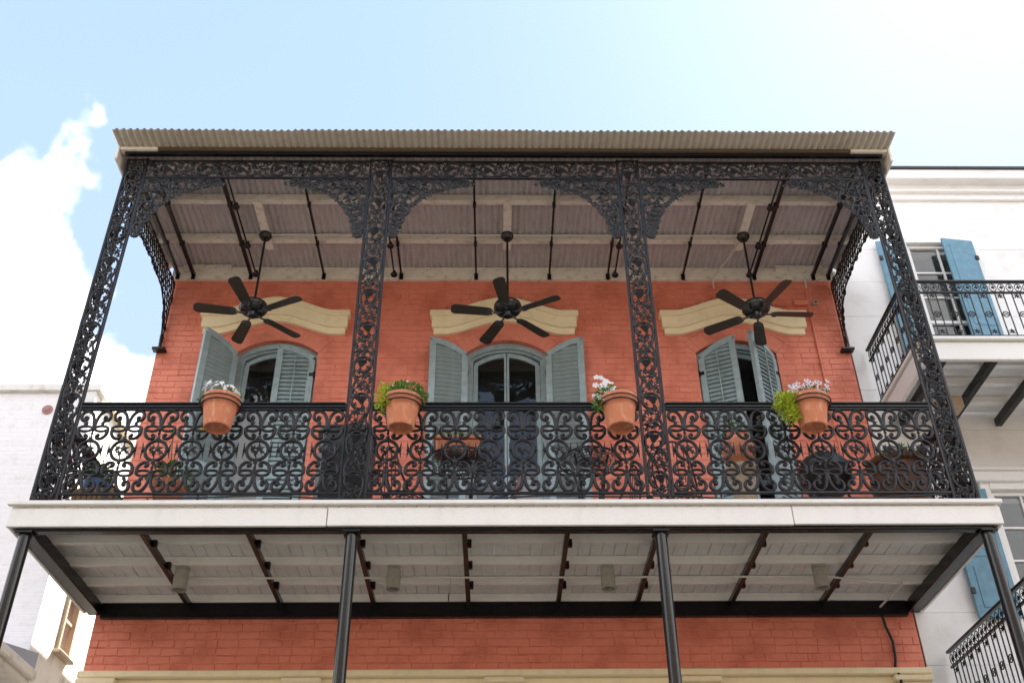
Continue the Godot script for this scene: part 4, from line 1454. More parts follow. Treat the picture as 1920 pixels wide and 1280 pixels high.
func gallery_things() -> void:
	var q := RandomNumberGenerator.new()
	q.seed = 99
	mesh_table(Vector3(-0.47, DECK, 1.50), 0.33, 0.72, "round black mesh table carrying the long terracotta planter")
	mesh_table(Vector3(0.82, DECK, 1.48), 0.31, 0.74, "round black mesh table with nothing on it by open shutter")
	iron_chair(Vector3(-1.02, DECK, 1.25), 2.2, "black iron patio chair between the grill cabinet and planter table")
	iron_chair(Vector3(1.12, DECK, 0.95), -2.0, "black iron patio chair behind the empty mesh table")
	iron_chair(Vector3(1.72, DECK, 1.35), 2.6, "black iron patio chair close behind a column, beside the pedestal")
	# long planter on the first table
	var p := thing("planter_box", "long ribbed terracotta planter box on the round mesh table", "planter", "", Vector3(-0.49, DECK + 0.738, 1.60))
	var m := MB.new()
	m.cbox(Vector3(0, 0.075, 0), Vector3(0.44, 0.15, 0.17), 0.012)
	for k in 14:
		m.cbox(Vector3(-0.20 + k * 0.031, 0.07, 0.086), Vector3(0.018, 0.12, 0.008), 0.003)
	part(p, "trough", m, M.terracotta)
	m = MB.new()
	m.cbox(Vector3(0, 0.168, 0), Vector3(0.475, 0.04, 0.20), 0.008)
	part(p, "rim", m, M.terracotta)
	p = thing("seedlings", "sparse green seedlings growing in the long planter", "plant", "", Vector3(-0.49, DECK + 0.92, 1.60))
	m = MB.new()
	for k in 5:
		leaf_cloud(m, Vector3(-0.18 + k * 0.09, 0.03 + q.randf() * 0.02, 0), Vector3(0.035, 0.04, 0.05), 40, 0.04, q)
	part(p, "foliage", m, M.leaf_green).set_meta("kind", "stuff")
	# grill cabinet
	p = thing("covered_grill", "tall black covered grill cabinet standing behind a column", "grill", "", Vector3(-1.60, DECK, 1.42))
	m = MB.new()
	m.cbox(Vector3(0, 0.58, 0), Vector3(0.52, 0.94, 0.46), 0.05)
	m.cbox(Vector3(0, 1.02, 0), Vector3(0.56, 0.16, 0.50), 0.06)
	part(p, "cover", m, M.black_satin)
	m = MB.new()
	m.tube(PackedVector3Array([Vector3(0.24, 0.62, 0.15), Vector3(0.42, 0.52, 0.15), Vector3(0.46, 0.40, 0.15), Vector3(0.44, 0.1, 0.15)]), 0.018, 6)
	part(p, "side_arm", m, M.black_satin)
	for s in [[-1, -1], [1, -1], [1, 1], [-1, 1]]:
		m = MB.new()
		m.lathe([v2(0.0, 0.0), v2(0.03, 0.0), v2(0.03, 0.12), v2(0.0, 0.12)], 10, Vector3(s[0] * 0.2, 0, s[1] * 0.17))
		part(p, "leg", m, M.black_satin)
	# striped folding chair
	p = thing("folding_chair", "low folding chair with red striped cloth and dark blue frame", "chair", "", Vector3(0.02, DECK, 1.45))
	m = MB.new()
	for s in [-1.0, 1.0]:
		m.rod(Vector3(-0.42, 0.34, s * 0.2), Vector3(0.12, 0.56, s * 0.2), 0.016)
		m.rod(Vector3(0.18, 0.02, s * 0.2), Vector3(-0.1, 0.5, s * 0.2), 0.014)
		m.rod(Vector3(-0.40, 0.02, s * 0.2), Vector3(-0.05, 0.42, s * 0.2), 0.014)
	m.rod(Vector3(0.12, 0.56, -0.2), Vector3(0.12, 0.56, 0.2), 0.014)
	part(p, "frame", m, M.frame_blue)
	for k in 9:
		m = MB.new()
		var z := -0.18 + k * 0.045
		var a := [Vector3(0.12, 0.55, z), Vector3(0.05, 0.36, z), Vector3(0.02, 0.20, z), Vector3(-0.30, 0.22, z)]
		for i in 3:
			m.quad(a[i], a[i + 1], a[i + 1] + Vector3(0, 0, 0.044), a[i] + Vector3(0, 0, 0.044), Vector3(1, 1, 0))
			m.quad(a[i] - Vector3(0.004, 0.004, 0), a[i + 1] - Vector3(0.004, 0.004, 0), a[i + 1] + Vector3(-0.004, -0.004, 0.044), a[i] + Vector3(-0.004, -0.004, 0.044), Vector3(-1, -1, 0))
		part(p, "cloth_stripe", m, M.stripe_red if k % 2 == 0 else M.stripe_white)
	# kettle grill
	p = thing("kettle_grill", "round black kettle grill on thin legs behind the railing", "grill", "", Vector3(3.16, DECK, 1.42))
	m = MB.new()
	m.lathe([v2(0.0, 0.36), v2(0.10, 0.37), v2(0.19, 0.43), v2(0.25, 0.53), v2(0.265, 0.62), v2(0.27, 0.63)], 28)
	part(p, "bowl", m, M.black_satin)
	m = MB.new()
	m.lathe([v2(0.272, 0.632), v2(0.255, 0.70), v2(0.20, 0.78), v2(0.11, 0.83), v2(0.0, 0.845)], 28)
	m.tube(PackedVector3Array([Vector3(-0.06, 0.84, 0), Vector3(-0.05, 0.88, 0), Vector3(0.05, 0.88, 0), Vector3(0.06, 0.84, 0)]), 0.010, 6)
	part(p, "lid", m, M.black_satin)
	for k in 3:
		var a := TAU * k / 3 + 0.5
		m = MB.new()
		m.rod(Vector3(cos(a) * 0.17, 0.42, sin(a) * 0.17), Vector3(cos(a) * 0.27, 0.0, sin(a) * 0.27), 0.012)
		part(p, "leg", m, M.black_satin)
	# strawberry pot on its pedestal
	p = thing("stone_pedestal", "pale stone pedestal under the terracotta strawberry pot", "pedestal", "", Vector3(2.30, DECK, 1.55))
	m = MB.new()
	m.lathe([v2(0.0, 0.0), v2(0.16, 0.0), v2(0.16, 0.06), v2(0.12, 0.10), v2(0.115, 0.5), v2(0.15, 0.56), v2(0.17, 0.58), v2(0.17, 0.62), v2(0.0, 0.62)], 24)
	part(p, "column", m, M.pedestal)
	p = thing("strawberry_pot", "rounded terracotta pot with side pockets on a pale pedestal", "pot", "", Vector3(2.30, DECK + 0.62, 1.55))
	m = MB.new()
	m.lathe([v2(0.0, 0.0), v2(0.10, 0.0), v2(0.15, 0.08), v2(0.165, 0.18), v2(0.145, 0.28), v2(0.115, 0.33), v2(0.13, 0.37), v2(0.118, 0.37), v2(0.10, 0.34), v2(0.0, 0.34)], 26)
	part(p, "body", m, M.terracotta)
	for k in 4:
		var a := TAU * k / 4 + 0.9
		m = MB.new()
		m.ball(Vector3(cos(a) * 0.155, 0.18 + 0.05 * (k % 2), sin(a) * 0.155), 0.045, Vector3(1, 0.8, 1), 5, 8)
		part(p, "pocket", m, M.terracotta)
	p = thing("trailing_plant", "dry reddish green plant growing out of the strawberry pot", "plant", "", Vector3(2.30, DECK + 0.97, 1.55))
	m = MB.new()
	leaf_cloud(m, Vector3(0, 0.07, 0), Vector3(0.12, 0.12, 0.12), 160, 0.045, q)
	part(p, "foliage", m, M.leaf_dark).set_meta("kind", "stuff")
	# large brown urn
	p = thing("glazed_urn", "large brown glazed urn with rolled rim at the gallery corner", "urn", "", Vector3(3.80, DECK, 1.62))
	m = MB.new()
	m.lathe([v2(0.0, 0.0), v2(0.18, 0.0), v2(0.20, 0.05), v2(0.26, 0.25), v2(0.275, 0.42), v2(0.25, 0.55), v2(0.235, 0.58)], 36)
	for y in [0.47, 0.50]:
		m.tube(ring_xz(Vector3(0, y, 0), 0.268 - (y - 0.44) * 0.2, 36), 0.006, 5, true)
	part(p, "body", m, M.brown_glaze)
	m = MB.new()
	m.lathe([v2(0.232, 0.575), v2(0.275, 0.585), v2(0.29, 0.615), v2(0.275, 0.645), v2(0.245, 0.645), v2(0.235, 0.60), v2(0.0, 0.60)], 36)
	part(p, "rim", m, M.brown_glaze)
	m = MB.new()
	m.ball(Vector3(-0.13, 0.36, 0.225), 0.05, Vector3(1, 1, 0.6), 5, 8)
	part(p, "handle", m, M.brown_glaze)
	p = thing("urn_plant", "low green plant growing in the brown urn", "plant", "", Vector3(3.80, DECK + 0.62, 1.62))
	m = MB.new()
	leaf_cloud(m, Vector3(0.05, 0.07, 0), Vector3(0.18, 0.10, 0.18), 260, 0.06, q)
	part(p, "foliage", m, M.leaf_green).set_meta("kind", "stuff")
	# left end: pot, crate, blue pot
	terracotta_pot("floor_pot", "terracotta pot with leafy vine standing on the gallery floor", "", Vector3(-3.24, DECK + 0.12, 1.62), 0.16, 0.11, 0.30)
	var st := thing("plant_stand", "low wooden stand under the terracotta floor pot", "stand", "", Vector3(-3.24, DECK, 1.62))
	m = MB.new()
	m.cbox(Vector3(0, 0.105, 0), Vector3(0.26, 0.025, 0.26), 0.004)
	part(st, "top", m, M.crate_wood)
	for s in [[-1, -1], [1, -1], [1, 1], [-1, 1]]:
		m = MB.new()
		m.cbox(Vector3(s[0] * 0.10, 0.046, s[1] * 0.10), Vector3(0.03, 0.092, 0.03), 0.003)
		part(st, "leg", m, M.crate_wood)
	p = thing("climbing_vine", "sparse climbing vine with yellow blossoms above the floor pot", "plant", "", Vector3(-3.24, DECK + 0.40, 1.62))
	m = MB.new()
	leaf_cloud(m, Vector3(0, 0.09, 0.02), Vector3(0.20, 0.13, 0.14), 190, 0.065, q)
	leaf_cloud(m, Vector3(0.02, -0.36, 0.36), Vector3(0.05, 0.03, 0.03), 16, 0.06, q)
	part(p, "foliage", m, M.leaf_green).set_meta("kind", "stuff")
	m = MB.new()
	for s in [[0.28, 0.52], [0.0, 0.48], [-0.2, 0.4], [0.12, 0.3]]:
		m.tube(PackedVector3Array([Vector3(0, 0, 0), Vector3(s[0] * 0.3, s[1] * 0.5, 0.1), Vector3(s[0], s[1], 0.2)]), 0.004, 4)
	part(p, "stems", m, M.leaf_dark)
	m = MB.new()
	for s in [[0.28, 0.52], [0.0, 0.48], [0.03, 0.46]]:
		for k in 3:
			flower(m, Vector3(s[0], s[1] + 0.01 * k, 0.2), Vector3(q.randf_range(-0.5, 0.5), 0.3, 0.8).normalized(), 0.035, q)
	part(p, "blossoms", m, M.petal_yellow)
	p = thing("slatted_crate", "slatted wooden crate in the gallery corner by the end railing", "crate", "", Vector3(-3.90, DECK, 1.60))
	for k in 8:
		m = MB.new()
		m.cbox(Vector3(-0.17 + k * 0.049, 0.16, 0.15), Vector3(0.036, 0.32, 0.015), 0.003)
		part(p, "slat", m, M.crate_wood)
	m = MB.new()
	for y in [0.04, 0.28]:
		m.cbox(Vector3(0, y, 0.0), Vector3(0.40, 0.03, 0.28), 0.003)
	part(p, "frame", m, M.crate_wood)
	p = thing("blue_glazed_pot", "small blue glazed pot on the slatted crate", "pot", "", Vector3(-3.95, DECK + 0.296, 1.60))
	m = MB.new()
	m.lathe([v2(0.0, 0.0), v2(0.08, 0.0), v2(0.12, 0.10), v2(0.125, 0.15), v2(0.11, 0.15), v2(0.10, 0.12), v2(0.0, 0.12)], 22)
	part(p, "body", m, M.blue_pot)
	p = thing("potted_fern", "small leafy plant in the blue glazed pot", "plant", "", Vector3(-3.95, DECK + 0.42, 1.60))
	m = MB.new()
	leaf_cloud(m, Vector3(0, 0.11, 0), Vector3(0.15, 0.13, 0.13), 170, 0.06, q)
	part(p, "foliage", m, M.leaf_dark).set_meta("kind", "stuff")


# ------------------------------------------------------------------ the white house to the right
func bar_baluster_mesh(h: float) -> ArrayMesh:
	# two bars with a crossed ring between them, rosettes at head and foot, a leaf scroll in the top band
	var m := MB.new()
	var band := h - 0.155
	for x in [-0.048, 0.048]:
		m.cbox(Vector3(x, band * 0.5 + 0.01, 0), Vector3(0.011, band, 0.011), 0.001)
	m.tube(ring_path(v2(0, band * 0.5), 0.036, 0.036, 14), 0.006, 5, true)
	m.rod(Vector3(-0.03, band * 0.5 - 0.02, 0), Vector3(0.03, band * 0.5 + 0.02, 0), 0.005, 5)
	m.rod(Vector3(-0.03, band * 0.5 + 0.02, 0), Vector3(0.03, band * 0.5 - 0.02, 0), 0.005, 5)
	for y in [0.065, band - 0.05]:
		m.leaf(Vector3(0, y, 0.003), PI / 2, 0.038, 6, 0.25)
		for s in [-1.0, 1.0]:
			m.tube(ring_path(v2(s * 0.028, y - 0.005), 0.016, 0.020, 9), 0.004, 4, true)
	for x in [-0.048, 0.048]:
		m.tube(ring_path(v2(x, h - 0.085), 0.040, 0.050, 12), 0.006, 4, true)
		m.leaf(Vector3(x, h - 0.085, 0.003), PI / 2, 0.034, 6, 0.25)
	return m.mesh()


func bar_railing(pos: Vector3, length: float, turn: float, h: float, label: String) -> void:
	var r := thing("bar_railing", label, "railing", "", pos)
	r.rotation.y = turn
	var m := MB.new()
	m.cbox(Vector3(length * 0.5, h, 0), Vector3(length, 0.028, 0.05), 0.006)
	m.cbox(Vector3(length * 0.5, h - 0.155, 0), Vector3(length, 0.022, 0.03), 0.003)
	part(r, "top_rail", m, M.iron)
	m = MB.new()
	m.cbox(Vector3(length * 0.5, 0.0, 0), Vector3(length, 0.024, 0.03), 0.003)
	part(r, "bottom_rail", m, M.iron)
	var b := bar_baluster_mesh(h)
	var n := int(length / 0.192)
	for k in n:
		part(r, "baluster", b, M.iron, at(Vector3((k + 0.5) * length / n, 0, 0)))


func sash_window(parent: Node3D, x0: float, x1: float, y0: float, y1: float, cols: int, rows: int, frame: Material, zf := -0.06) -> void:
	var w := group_part(parent, "window", Vector3((x0 + x1) * 0.5, (y0 + y1) * 0.5, zf))
	var hx := (x1 - x0) * 0.5
	var hy := (y1 - y0) * 0.5
	var m := MB.new()
	for s in [-1.0, 1.0]:
		m.cbox(Vector3(s * (hx - 0.025), 0, 0), Vector3(0.05, hy * 2, 0.06), 0.004)
		m.cbox(Vector3(0, s * (hy - 0.025), 0), Vector3(hx * 2 - 0.1, 0.05, 0.058), 0.004)
	m.cbox(Vector3(0, 0, 0.005), Vector3(hx * 2 - 0.1, 0.045, 0.05), 0.003)
	part(w, "frame", m, frame)
	m = MB.new()
	for k in range(1, cols):
		m.box(Vector3(-hx + 0.05 + (hx * 2 - 0.1) * k / cols, 0, 0), Vector3(0.022, hy * 2 - 0.1, 0.03))
	for k in range(1, rows):
		if k * 2 != rows:
			m.box(Vector3(0, -hy + 0.05 + (hy * 2 - 0.1) * k / rows, 0), Vector3(hx * 2 - 0.1, 0.022, 0.028))
	part(w, "muntins", m, frame)
	var pw := (hx * 2 - 0.1) / cols
	var ph := (hy * 2 - 0.1) / rows
	var pm := MB.new()
	pm.box(Vector3.ZERO, Vector3(pw, ph, 0.005))
	var pane := pm.mesh()
	for i in cols:
		for j in rows:
			part(w, "pane", pane, M.glass, at(Vector3(-hx + 0.05 + pw * (i + 0.5), -hy + 0.05 + ph * (j + 0.5), -0.008)))


func panel_shutter(parent: Node3D, x0: float, x1: float, y0: float, y1: float, z: float, mat: Material, turn := 0.0, hinge_right := false) -> void:
	var s := group_part(parent, "shutter", Vector3(x1 if hinge_right else x0, 0, z))
	s.rotation.y = turn
	var o := -(x1 - x0) if hinge_right else 0.0
	var w := x1 - x0
	var m := MB.new()
	m.cbox(Vector3(o + w * 0.5, (y0 + y1) * 0.5, 0), Vector3(w, y1 - y0, 0.03), 0.004)
	part(s, "board", m, mat)
	var mid := y0 + (y1 - y0) * 0.42
	for e in [[y0 + 0.11, mid - 0.05], [mid + 0.05, y1 - 0.10]]:
		m = MB.new()
		m.cbox(Vector3(o + w * 0.5, (e[0] + e[1]) * 0.5, 0.016), Vector3(w - 0.16, e[1] - e[0], 0.014), 0.006)
		var ring := MB.new()
		part(s, "panel", m, mat)
	m = MB.new()
	for y in [y0 + 0.3, y1 - 0.3]:
		m.cbox(Vector3(o + (w - 0.01 if hinge_right else 0.01), y, 0.02), Vector3(0.05, 0.07, 0.02), 0.004)
	part(s, "hinge", m, M.iron)


func white_house() -> void:
	var h := thing("white_house", "white stucco house with blue shutters beside the salmon townhouse", "house", "", Vector3.ZERO)
	var x0 := 4.325
	var x1 := 12.0
	var zf := -0.02
	var top := 10.30
	var holes := [Rect2(5.40, 6.58, 0.86, 2.56), Rect2(5.52, 3.0, 1.02, 2.45), Rect2(7.9, 6.58, 0.86, 2.56), Rect2(8.0, 3.0, 1.02, 2.45)]
	var m := MB.new()
	for r in wall_rects(x0, x1, GROUND, top, holes):
		m.box(Vector3(r.get_center().x, r.get_center().y, zf - 0.16), Vector3(r.size.x, r.size.y, 0.30))
	var wall := part(h, "front_wall", m, M.stucco_joint)
	# scored stucco courses
	var y := GROUND + 0.02
	var row := 0
	while y < top - 0.02:
		var yt := minf(y + 0.56, top)
		var x := x0 - (0.7 if row % 2 else 0.0)
		for r in wall_rects(x0, x1, y + 0.002, yt - 0.002, holes):
			var bm := MB.new()
			bm.box(Vector3(r.get_center().x, r.get_center().y, zf - 0.004 + 0.001 * (row % 2)), Vector3(r.size.x, r.size.y, 0.010))
			part(wall, "stucco_course", bm, M.stucco)
		y += 0.56
		row += 1
	m = MB.new()
	m.cbox(Vector3((x0 + x1) * 0.5, 10.34, -0.05), Vector3(x1 - x0, 0.17, 0.34), 0.01)
	m.cbox(Vector3((x0 + x1) * 0.5, 10.105, 0.0), Vector3(x1 - x0, 0.05, 0.08), 0.012)
	m.cbox(Vector3((x0 + x1) * 0.5, 9.96, -0.003), Vector3(x1 - x0, 0.05, 0.06), 0.012)
	part(h, "cornice", m, M.stucco)
	m = MB.new()
	m.cbox(Vector3((x0 + x1) * 0.5, 10.445, -0.05), Vector3(x1 - x0 + 0.03, 0.045, 0.40), 0.008)
	part(h, "parapet_cap", m, M.cap_metal)
	m = MB.new()
	m.box(Vector3((x0 + x1) * 0.5, 10.2, -4.9), Vector3(x1 - x0, 0.2, 9.1))
	m.box(Vector3(x1 - 0.15, (GROUND + 10.1) * 0.5, -4.9), Vector3(0.3, 10.1 - GROUND, 9.1))
	m.box(Vector3(x0 + 0.15, (GROUND + 10.1) * 0.5, -4.9), Vector3(0.3, 10.1 - GROUND, 9.1))
	m.box(Vector3((x0 + x1) * 0.5, (GROUND + 10.1) * 0.5, -9.3), Vector3(x1 - x0 - 0.62, 10.1 - GROUND, 0.3))
	part(h, "shell", m, M.stucco)
	m = MB.new()
	for yy in [2.7, 6.45]:
		m.box(Vector3((x0 + x1) * 0.5, yy, -4.7), Vector3(x1 - x0 - 0.7, 0.16, 8.6))
	m.box(Vector3((x0 + x1) * 0.5, 4.5, -3.2), Vector3(x1 - x0 - 0.7, 11.2, 0.1))
	part(h, "interior_floor", m, M.interior)
	for r in holes:
		sash_window(h, r.position.x, r.end.x, r.position.y, r.end.y, 2 if r.position.y > 6 else 3, 6, M.window_white)
		m = MB.new()
		for s in [[r.position.x - 0.055, 0.11, r.get_center().y, r.size.y + 0.20], [r.end.x + 0.055, 0.11, r.get_center().y, r.size.y + 0.20]]:
			m.cbox(Vector3(s[0], s[2], 0.0), Vector3(s[1], s[3], 0.05), 0.006)
		m.cbox(Vector3(r.get_center().x, r.end.y + 0.055, 0.004), Vector3(r.size.x, 0.11, 0.06), 0.006)
		part(h, "window_trim", m, M.window_white)
		m = MB.new()
		m.quad(Vector3(r.get_center().x + 0.03, r.position.y + 0.1, -0.22), Vector3(r.end.x, r.position.y + 0.1, -0.22), Vector3(r.end.x, r.end.y, -0.22), Vector3(r.get_center().x + 0.03, r.end.y, -0.22), Vector3(0, 0, 1))
	panel_shutter(h, 4.975, 5.345, 6.60, 9.14, 0.05, M.blue)
	panel_shutter(h, 5.83, 6.27, 6.60, 9.14, 0.055, M.blue, 0.14, true)
	panel_shutter(h, 4.97, 5.44, 3.93, 5.44, 0.05, M.blue)
	panel_shutter(h, 6.56, 7.03, 3.93, 5.44, 0.05, M.blue)
	panel_shutter(h, 7.46, 7.84, 6.60, 9.14, 0.05, M.blue)
	m = MB.new()
	m.cbox(Vector3(7.9, 5.60, 0.02), Vector3(5.4, 0.13, 0.12), 0.012)
	m.cbox(Vector3(7.9, 5.69, 0.03), Vector3(5.5, 0.05, 0.15), 0.012)
	part(h, "string_course", m, M.window_white)
	# upper gallery
	var g := thing("upper_balcony", "white edged balcony floor on black beams hung on the white house", "balcony", "", Vector3.ZERO)
	var gz := 1.40
	m = MB.new()
	m.cbox(Vector3(8.2, 6.40, gz), Vector3(7.4, 0.235, 0.05), 0.006)
	m.cbox(Vector3(8.2, 6.545, gz + 0.02), Vector3(7.46, 0.045, 0.10), 0.008)
	m.cbox(Vector3(4.53, 6.40, gz * 0.5), Vector3(0.05, 0.235, gz - 0.06), 0.006)
	m.cbox(Vector3(4.515, 6.545, gz * 0.5), Vector3(0.09, 0.043, gz - 0.07), 0.006)
	part(g, "fascia", m, M.window_white)
	for k in 12:
		m = MB.new()
		m.cbox(Vector3(8.2, 6.50, 0.06 + k * 0.112), Vector3(7.28, 0.03, 0.109), 0.003)
		part(g, "plank", m, M.stucco)
	for z in [0.35, 0.75, 1.12]:
		m = MB.new()
		m.cbox(Vector3(8.2, 6.435, z), Vector3(7.28, 0.09, 0.07), 0.004)
		part(g, "joist", m, M.stucco)
	for x in [4.72, 5.28, 5.86, 6.5, 7.2, 8.0]:
		m = MB.new()
		m.cbox(Vector3(x, 6.34, 0.68), Vector3(0.075, 0.10, 1.34), 0.005)
		part(g, "iron_beam", m, M.iron)
	bar_railing(Vector3(4.50, 6.60, gz + 0.01), 7.3, 0.0, 0.76, "long black bar railing along the front of the upper white balcony")
	bar_railing(Vector3(4.50, 6.60, gz), gz - 0.04, PI / 2, 0.76, "short black bar railing closing the end of the upper balcony")
	var bl := thing("wooden_block", "weathered wooden block fixed under the upper white balcony", "block", "", Vector3(5.02, 6.20, 0.62))
	m = MB.new()
	m.cbox(Vector3(0, 0, 0), Vector3(0.26, 0.15, 0.20), 0.01)
	part(bl, "block", m, M.tan_wood)
	m = MB.new()
	m.rod(Vector3(0.0, 0.07, 0), Vector3(0.0, 0.22, 0), 0.03)
	part(bl, "stem", m, M.iron)
	# lower gallery
	var l := thing("lower_balcony", "lower balcony floor of the white house below the blue shutters", "balcony", "", Vector3.ZERO)
	m = MB.new()
	m.cbox(Vector3(8.2, 2.60, 1.98), Vector3(7.4, 0.22, 0.05), 0.006)
	m.cbox(Vector3(4.53, 2.60, 0.97), Vector3(0.05, 0.22, 1.94), 0.006)
	part(l, "fascia", m, M.window_white)
	for k in 17:
		m = MB.new()
		m.cbox(Vector3(8.2, 2.70, 0.06 + k * 0.112), Vector3(7.28, 0.03, 0.109), 0.003)
		part(l, "plank", m, M.stucco)
	for x in [4.72, 5.86, 7.2, 8.6]:
		m = MB.new()
		m.cbox(Vector3(x, 2.55, 0.98), Vector3(0.075, 0.10, 1.90), 0.005)
		part(l, "iron_beam", m, M.iron)
	bar_railing(Vector3(4.55, 2.76, 2.0), 7.3, 0.0, 0.81, "long black bar railing along the front of the lower white balcony")
	bar_railing(Vector3(4.55, 2.76, 1.98), 1.94, PI / 2, 0.81, "black bar railing closing the end of the lower balcony by the pole")


# ------------------------------------------------------------------ the pale house to the left
func pale_house() -> void:
	var xr := -6.70
	var zf := -4.0
	var top := 9.34
	var h := thing("pale_house", "pale lavender brick house set back across the side yard", "house", "", Vector3.ZERO)
	var m := MB.new()
	m.box(Vector3((xr - 16.0) * 0.5, (GROUND + top) * 0.5, zf - 0.1519), Vector3(16.0 + xr, top - GROUND, 0.30))
	var wall := part(h, "front_wall", m, M.pale_joint)
	lay_bricks(wall, -9.6, xr, 4.2, top, zf, [], M.pale_brick, 31, 0, "brick", 0.35)
	m = MB.new()
	m.cbox(Vector3((xr - 16.0) * 0.5 + 0.03, top + 0.06, zf - 0.10), Vector3(16.0 + xr + 0.1, 0.13, 0.36), 0.012)
	m.cbox(Vector3(xr - 0.09, top - 0.25, zf + 0.02), Vector3(0.20, 0.50, 0.06), 0.01)
	part(h, "coping", m, M.far_white)
	# sunlit side wall with a window
	var win := Rect2(-5.32, 5.32, 0.50, 1.02)   # (z, y)
	m = MB.new()
	var win_up := Rect2(-5.32, 7.6, 0.5, 1.1)
	for r in wall_rects(-14.0, zf - 0.32, GROUND, top, [win]):
		m.box(Vector3(xr - 0.15, r.get_center().y, r.get_center().x), Vector3(0.30, r.size.y, r.size.x))
	part(h, "side_wall", m, M.far_white)
	m = MB.new()
	m.cbox(Vector3(xr - 0.10, top + 0.05, (zf - 14.4) * 0.5), Vector3(0.40, 0.10, 9.6), 0.01)
	part(h, "side_coping", m, M.cream)
	m = MB.new()
	m.box(Vector3((xr - 16.0) * 0.5 - 0.2, top - 0.2, -9.2), Vector3(16.0 + xr - 0.4, 0.2, 9.4))
	m.box(Vector3((xr - 16.0) * 0.5, (GROUND + top) * 0.5 - 0.2, -14.15), Vector3(16.0 + xr, top - GROUND - 0.4, 0.3))
	part(h, "roof", m, M.slate)
	var w := group_part(h, "window", Vector3(xr, win.get_center().y, win.get_center().x))
	m = MB.new()
	for s in [-1.0, 1.0]:
		m.cbox(Vector3(0.0, 0, s * 0.225), Vector3(0.10, 1.02, 0.06), 0.006)
		m.cbox(Vector3(0.0, s * 0.48, 0), Vector3(0.09, 0.06, 0.40), 0.006)
	m.cbox(Vector3(-0.02, 0, 0), Vector3(0.05, 0.05, 0.40), 0.004)
	m.cbox(Vector3(0.03, -0.54, 0), Vector3(0.16, 0.05, 0.62), 0.008)
	part(w, "frame", m, M.tan_wood)
	m = MB.new()
	m.box(Vector3(-0.06, 0, 0), Vector3(0.006, 0.94, 0.42))
	part(w, "pane", m, M.glass)
	m = MB.new()
	m.box(Vector3(-0.22, 0, 0), Vector3(0.04, 1.0, 0.5))
	part(w, "curtain", m, M.stripe_red)
	# star anchor and bracket
	var a := thing("wall_anchor", "round rusty pink tie rod plate on the pale brick wall", "anchor", "", Vector3(-7.43, 9.0, zf))
	m = MB.new()
	m.t = Transform3D(Basis(Vector3(1, 0, 0), PI / 2), Vector3.ZERO)
	m.lathe([v2(0.085, 0.0), v2(0.085, 0.02), v2(0.0, 0.03)], 20)
	part(a, "plate", m, M.anchor)
	m = MB.new()
	m.leaf(Vector3(0, 0, 0.03), PI / 2, 0.065, 5, 0.3)
	part(a, "star", m, M.anchor)
	var c := thing("small_canopy", "cream edged canopy on the front of the pale house", "canopy", "", Vector3.ZERO)
	m = MB.new()
	m.cbox(Vector3(-8.3, 4.66, zf + 0.66), Vector3(3.6, 0.14, 1.30), 0.02)
	m.cbox(Vector3(-8.3, 4.55, zf + 0.62), Vector3(3.45, 0.10, 1.20), 0.02)
	part(c, "cornice", m, M.far_white)
	m = MB.new()
	m.prism(PackedVector2Array([v2(zf + 0.01, 4.735), v2(zf + 1.2, 4.735), v2(zf + 0.01, 4.98)]), 0.0, 3.5)
	part(c, "roof_slope", m, M.blue_slate, Transform3D(Basis(Vector3(0, 0, 1), Vector3(0, 1, 0), Vector3(-1, 0, 0)), Vector3(-6.55, 0, 0)))


# ------------------------------------------------------------------ street and the houses across it
func far_house(x0: float, x1: float, top: float, mat: Material, label: String) -> void:
	var z := 16.6
	var h := thing("street_house", label, "house", "houses across the street", Vector3.ZERO)
	var holes := []
	var n := int((x1 - x0) / 2.6)
	var p := (x1 - x0) / n
	for k in n:
		for f in [[-1.45, 1.4], [2.6, 5.2], [6.2, 8.4]]:
			if f[1] < top - 0.6:
				holes.append(Rect2(x0 + p * (k + 0.5) - 0.55, f[0], 1.1, f[1] - f[0]))
	var m := MB.new()
	for r in wall_rects(x0, x1, GROUND, top, holes):
		m.box(Vector3(r.get_center().x, r.get_center().y, z + 0.15), Vector3(r.size.x, r.size.y, 0.3))
	part(h, "front_wall", m, mat)
	m = MB.new()
	m.box(Vector3((x0 + x1) * 0.5, top - 0.1, z + 4.3), Vector3(x1 - x0, 0.2, 8.0))
	m.box(Vector3((x0 + x1) * 0.5, (GROUND + top) * 0.5 - 0.12, z + 8.2), Vector3(x1 - x0, top - GROUND - 0.24, 0.2))
	for x in [x0 + 0.1, x1 - 0.1]:
		m.box(Vector3(x, (GROUND + top) * 0.5 - 0.12, z + 4.2), Vector3(0.2, top - GROUND - 0.24, 7.8))
	part(h, "shell", m, mat)
	m = MB.new()
	m.cbox(Vector3((x0 + x1) * 0.5, top + 0.08, z - 0.05), Vector3(x1 - x0, 0.16, 0.5), 0.02)
	part(h, "cornice", m, M.far_white)
	for r in holes:
		m = MB.new()
		m.box(Vector3(r.get_center().x, r.get_center().y, z + 0.10), Vector3(r.size.x, r.size.y, 0.01))
		var w := part(h, "window", m, M.glass)
		m = MB.new()
		for s in [-1.0, 0.0, 1.0]:
			m.box(Vector3(r.get_center().x + s * (r.size.x * 0.5 - 0.03), r.get_center().y, z + 0.08), Vector3(0.06, r.size.y, 0.04))
			m.box(Vector3(r.get_center().x, r.get_center().y + s * (r.size.y * 0.5 - 0.03), z + 0.081), Vector3(r.size.x - 0.12, 0.06, 0.036))
		part(w, "frame", m, M.window_white)


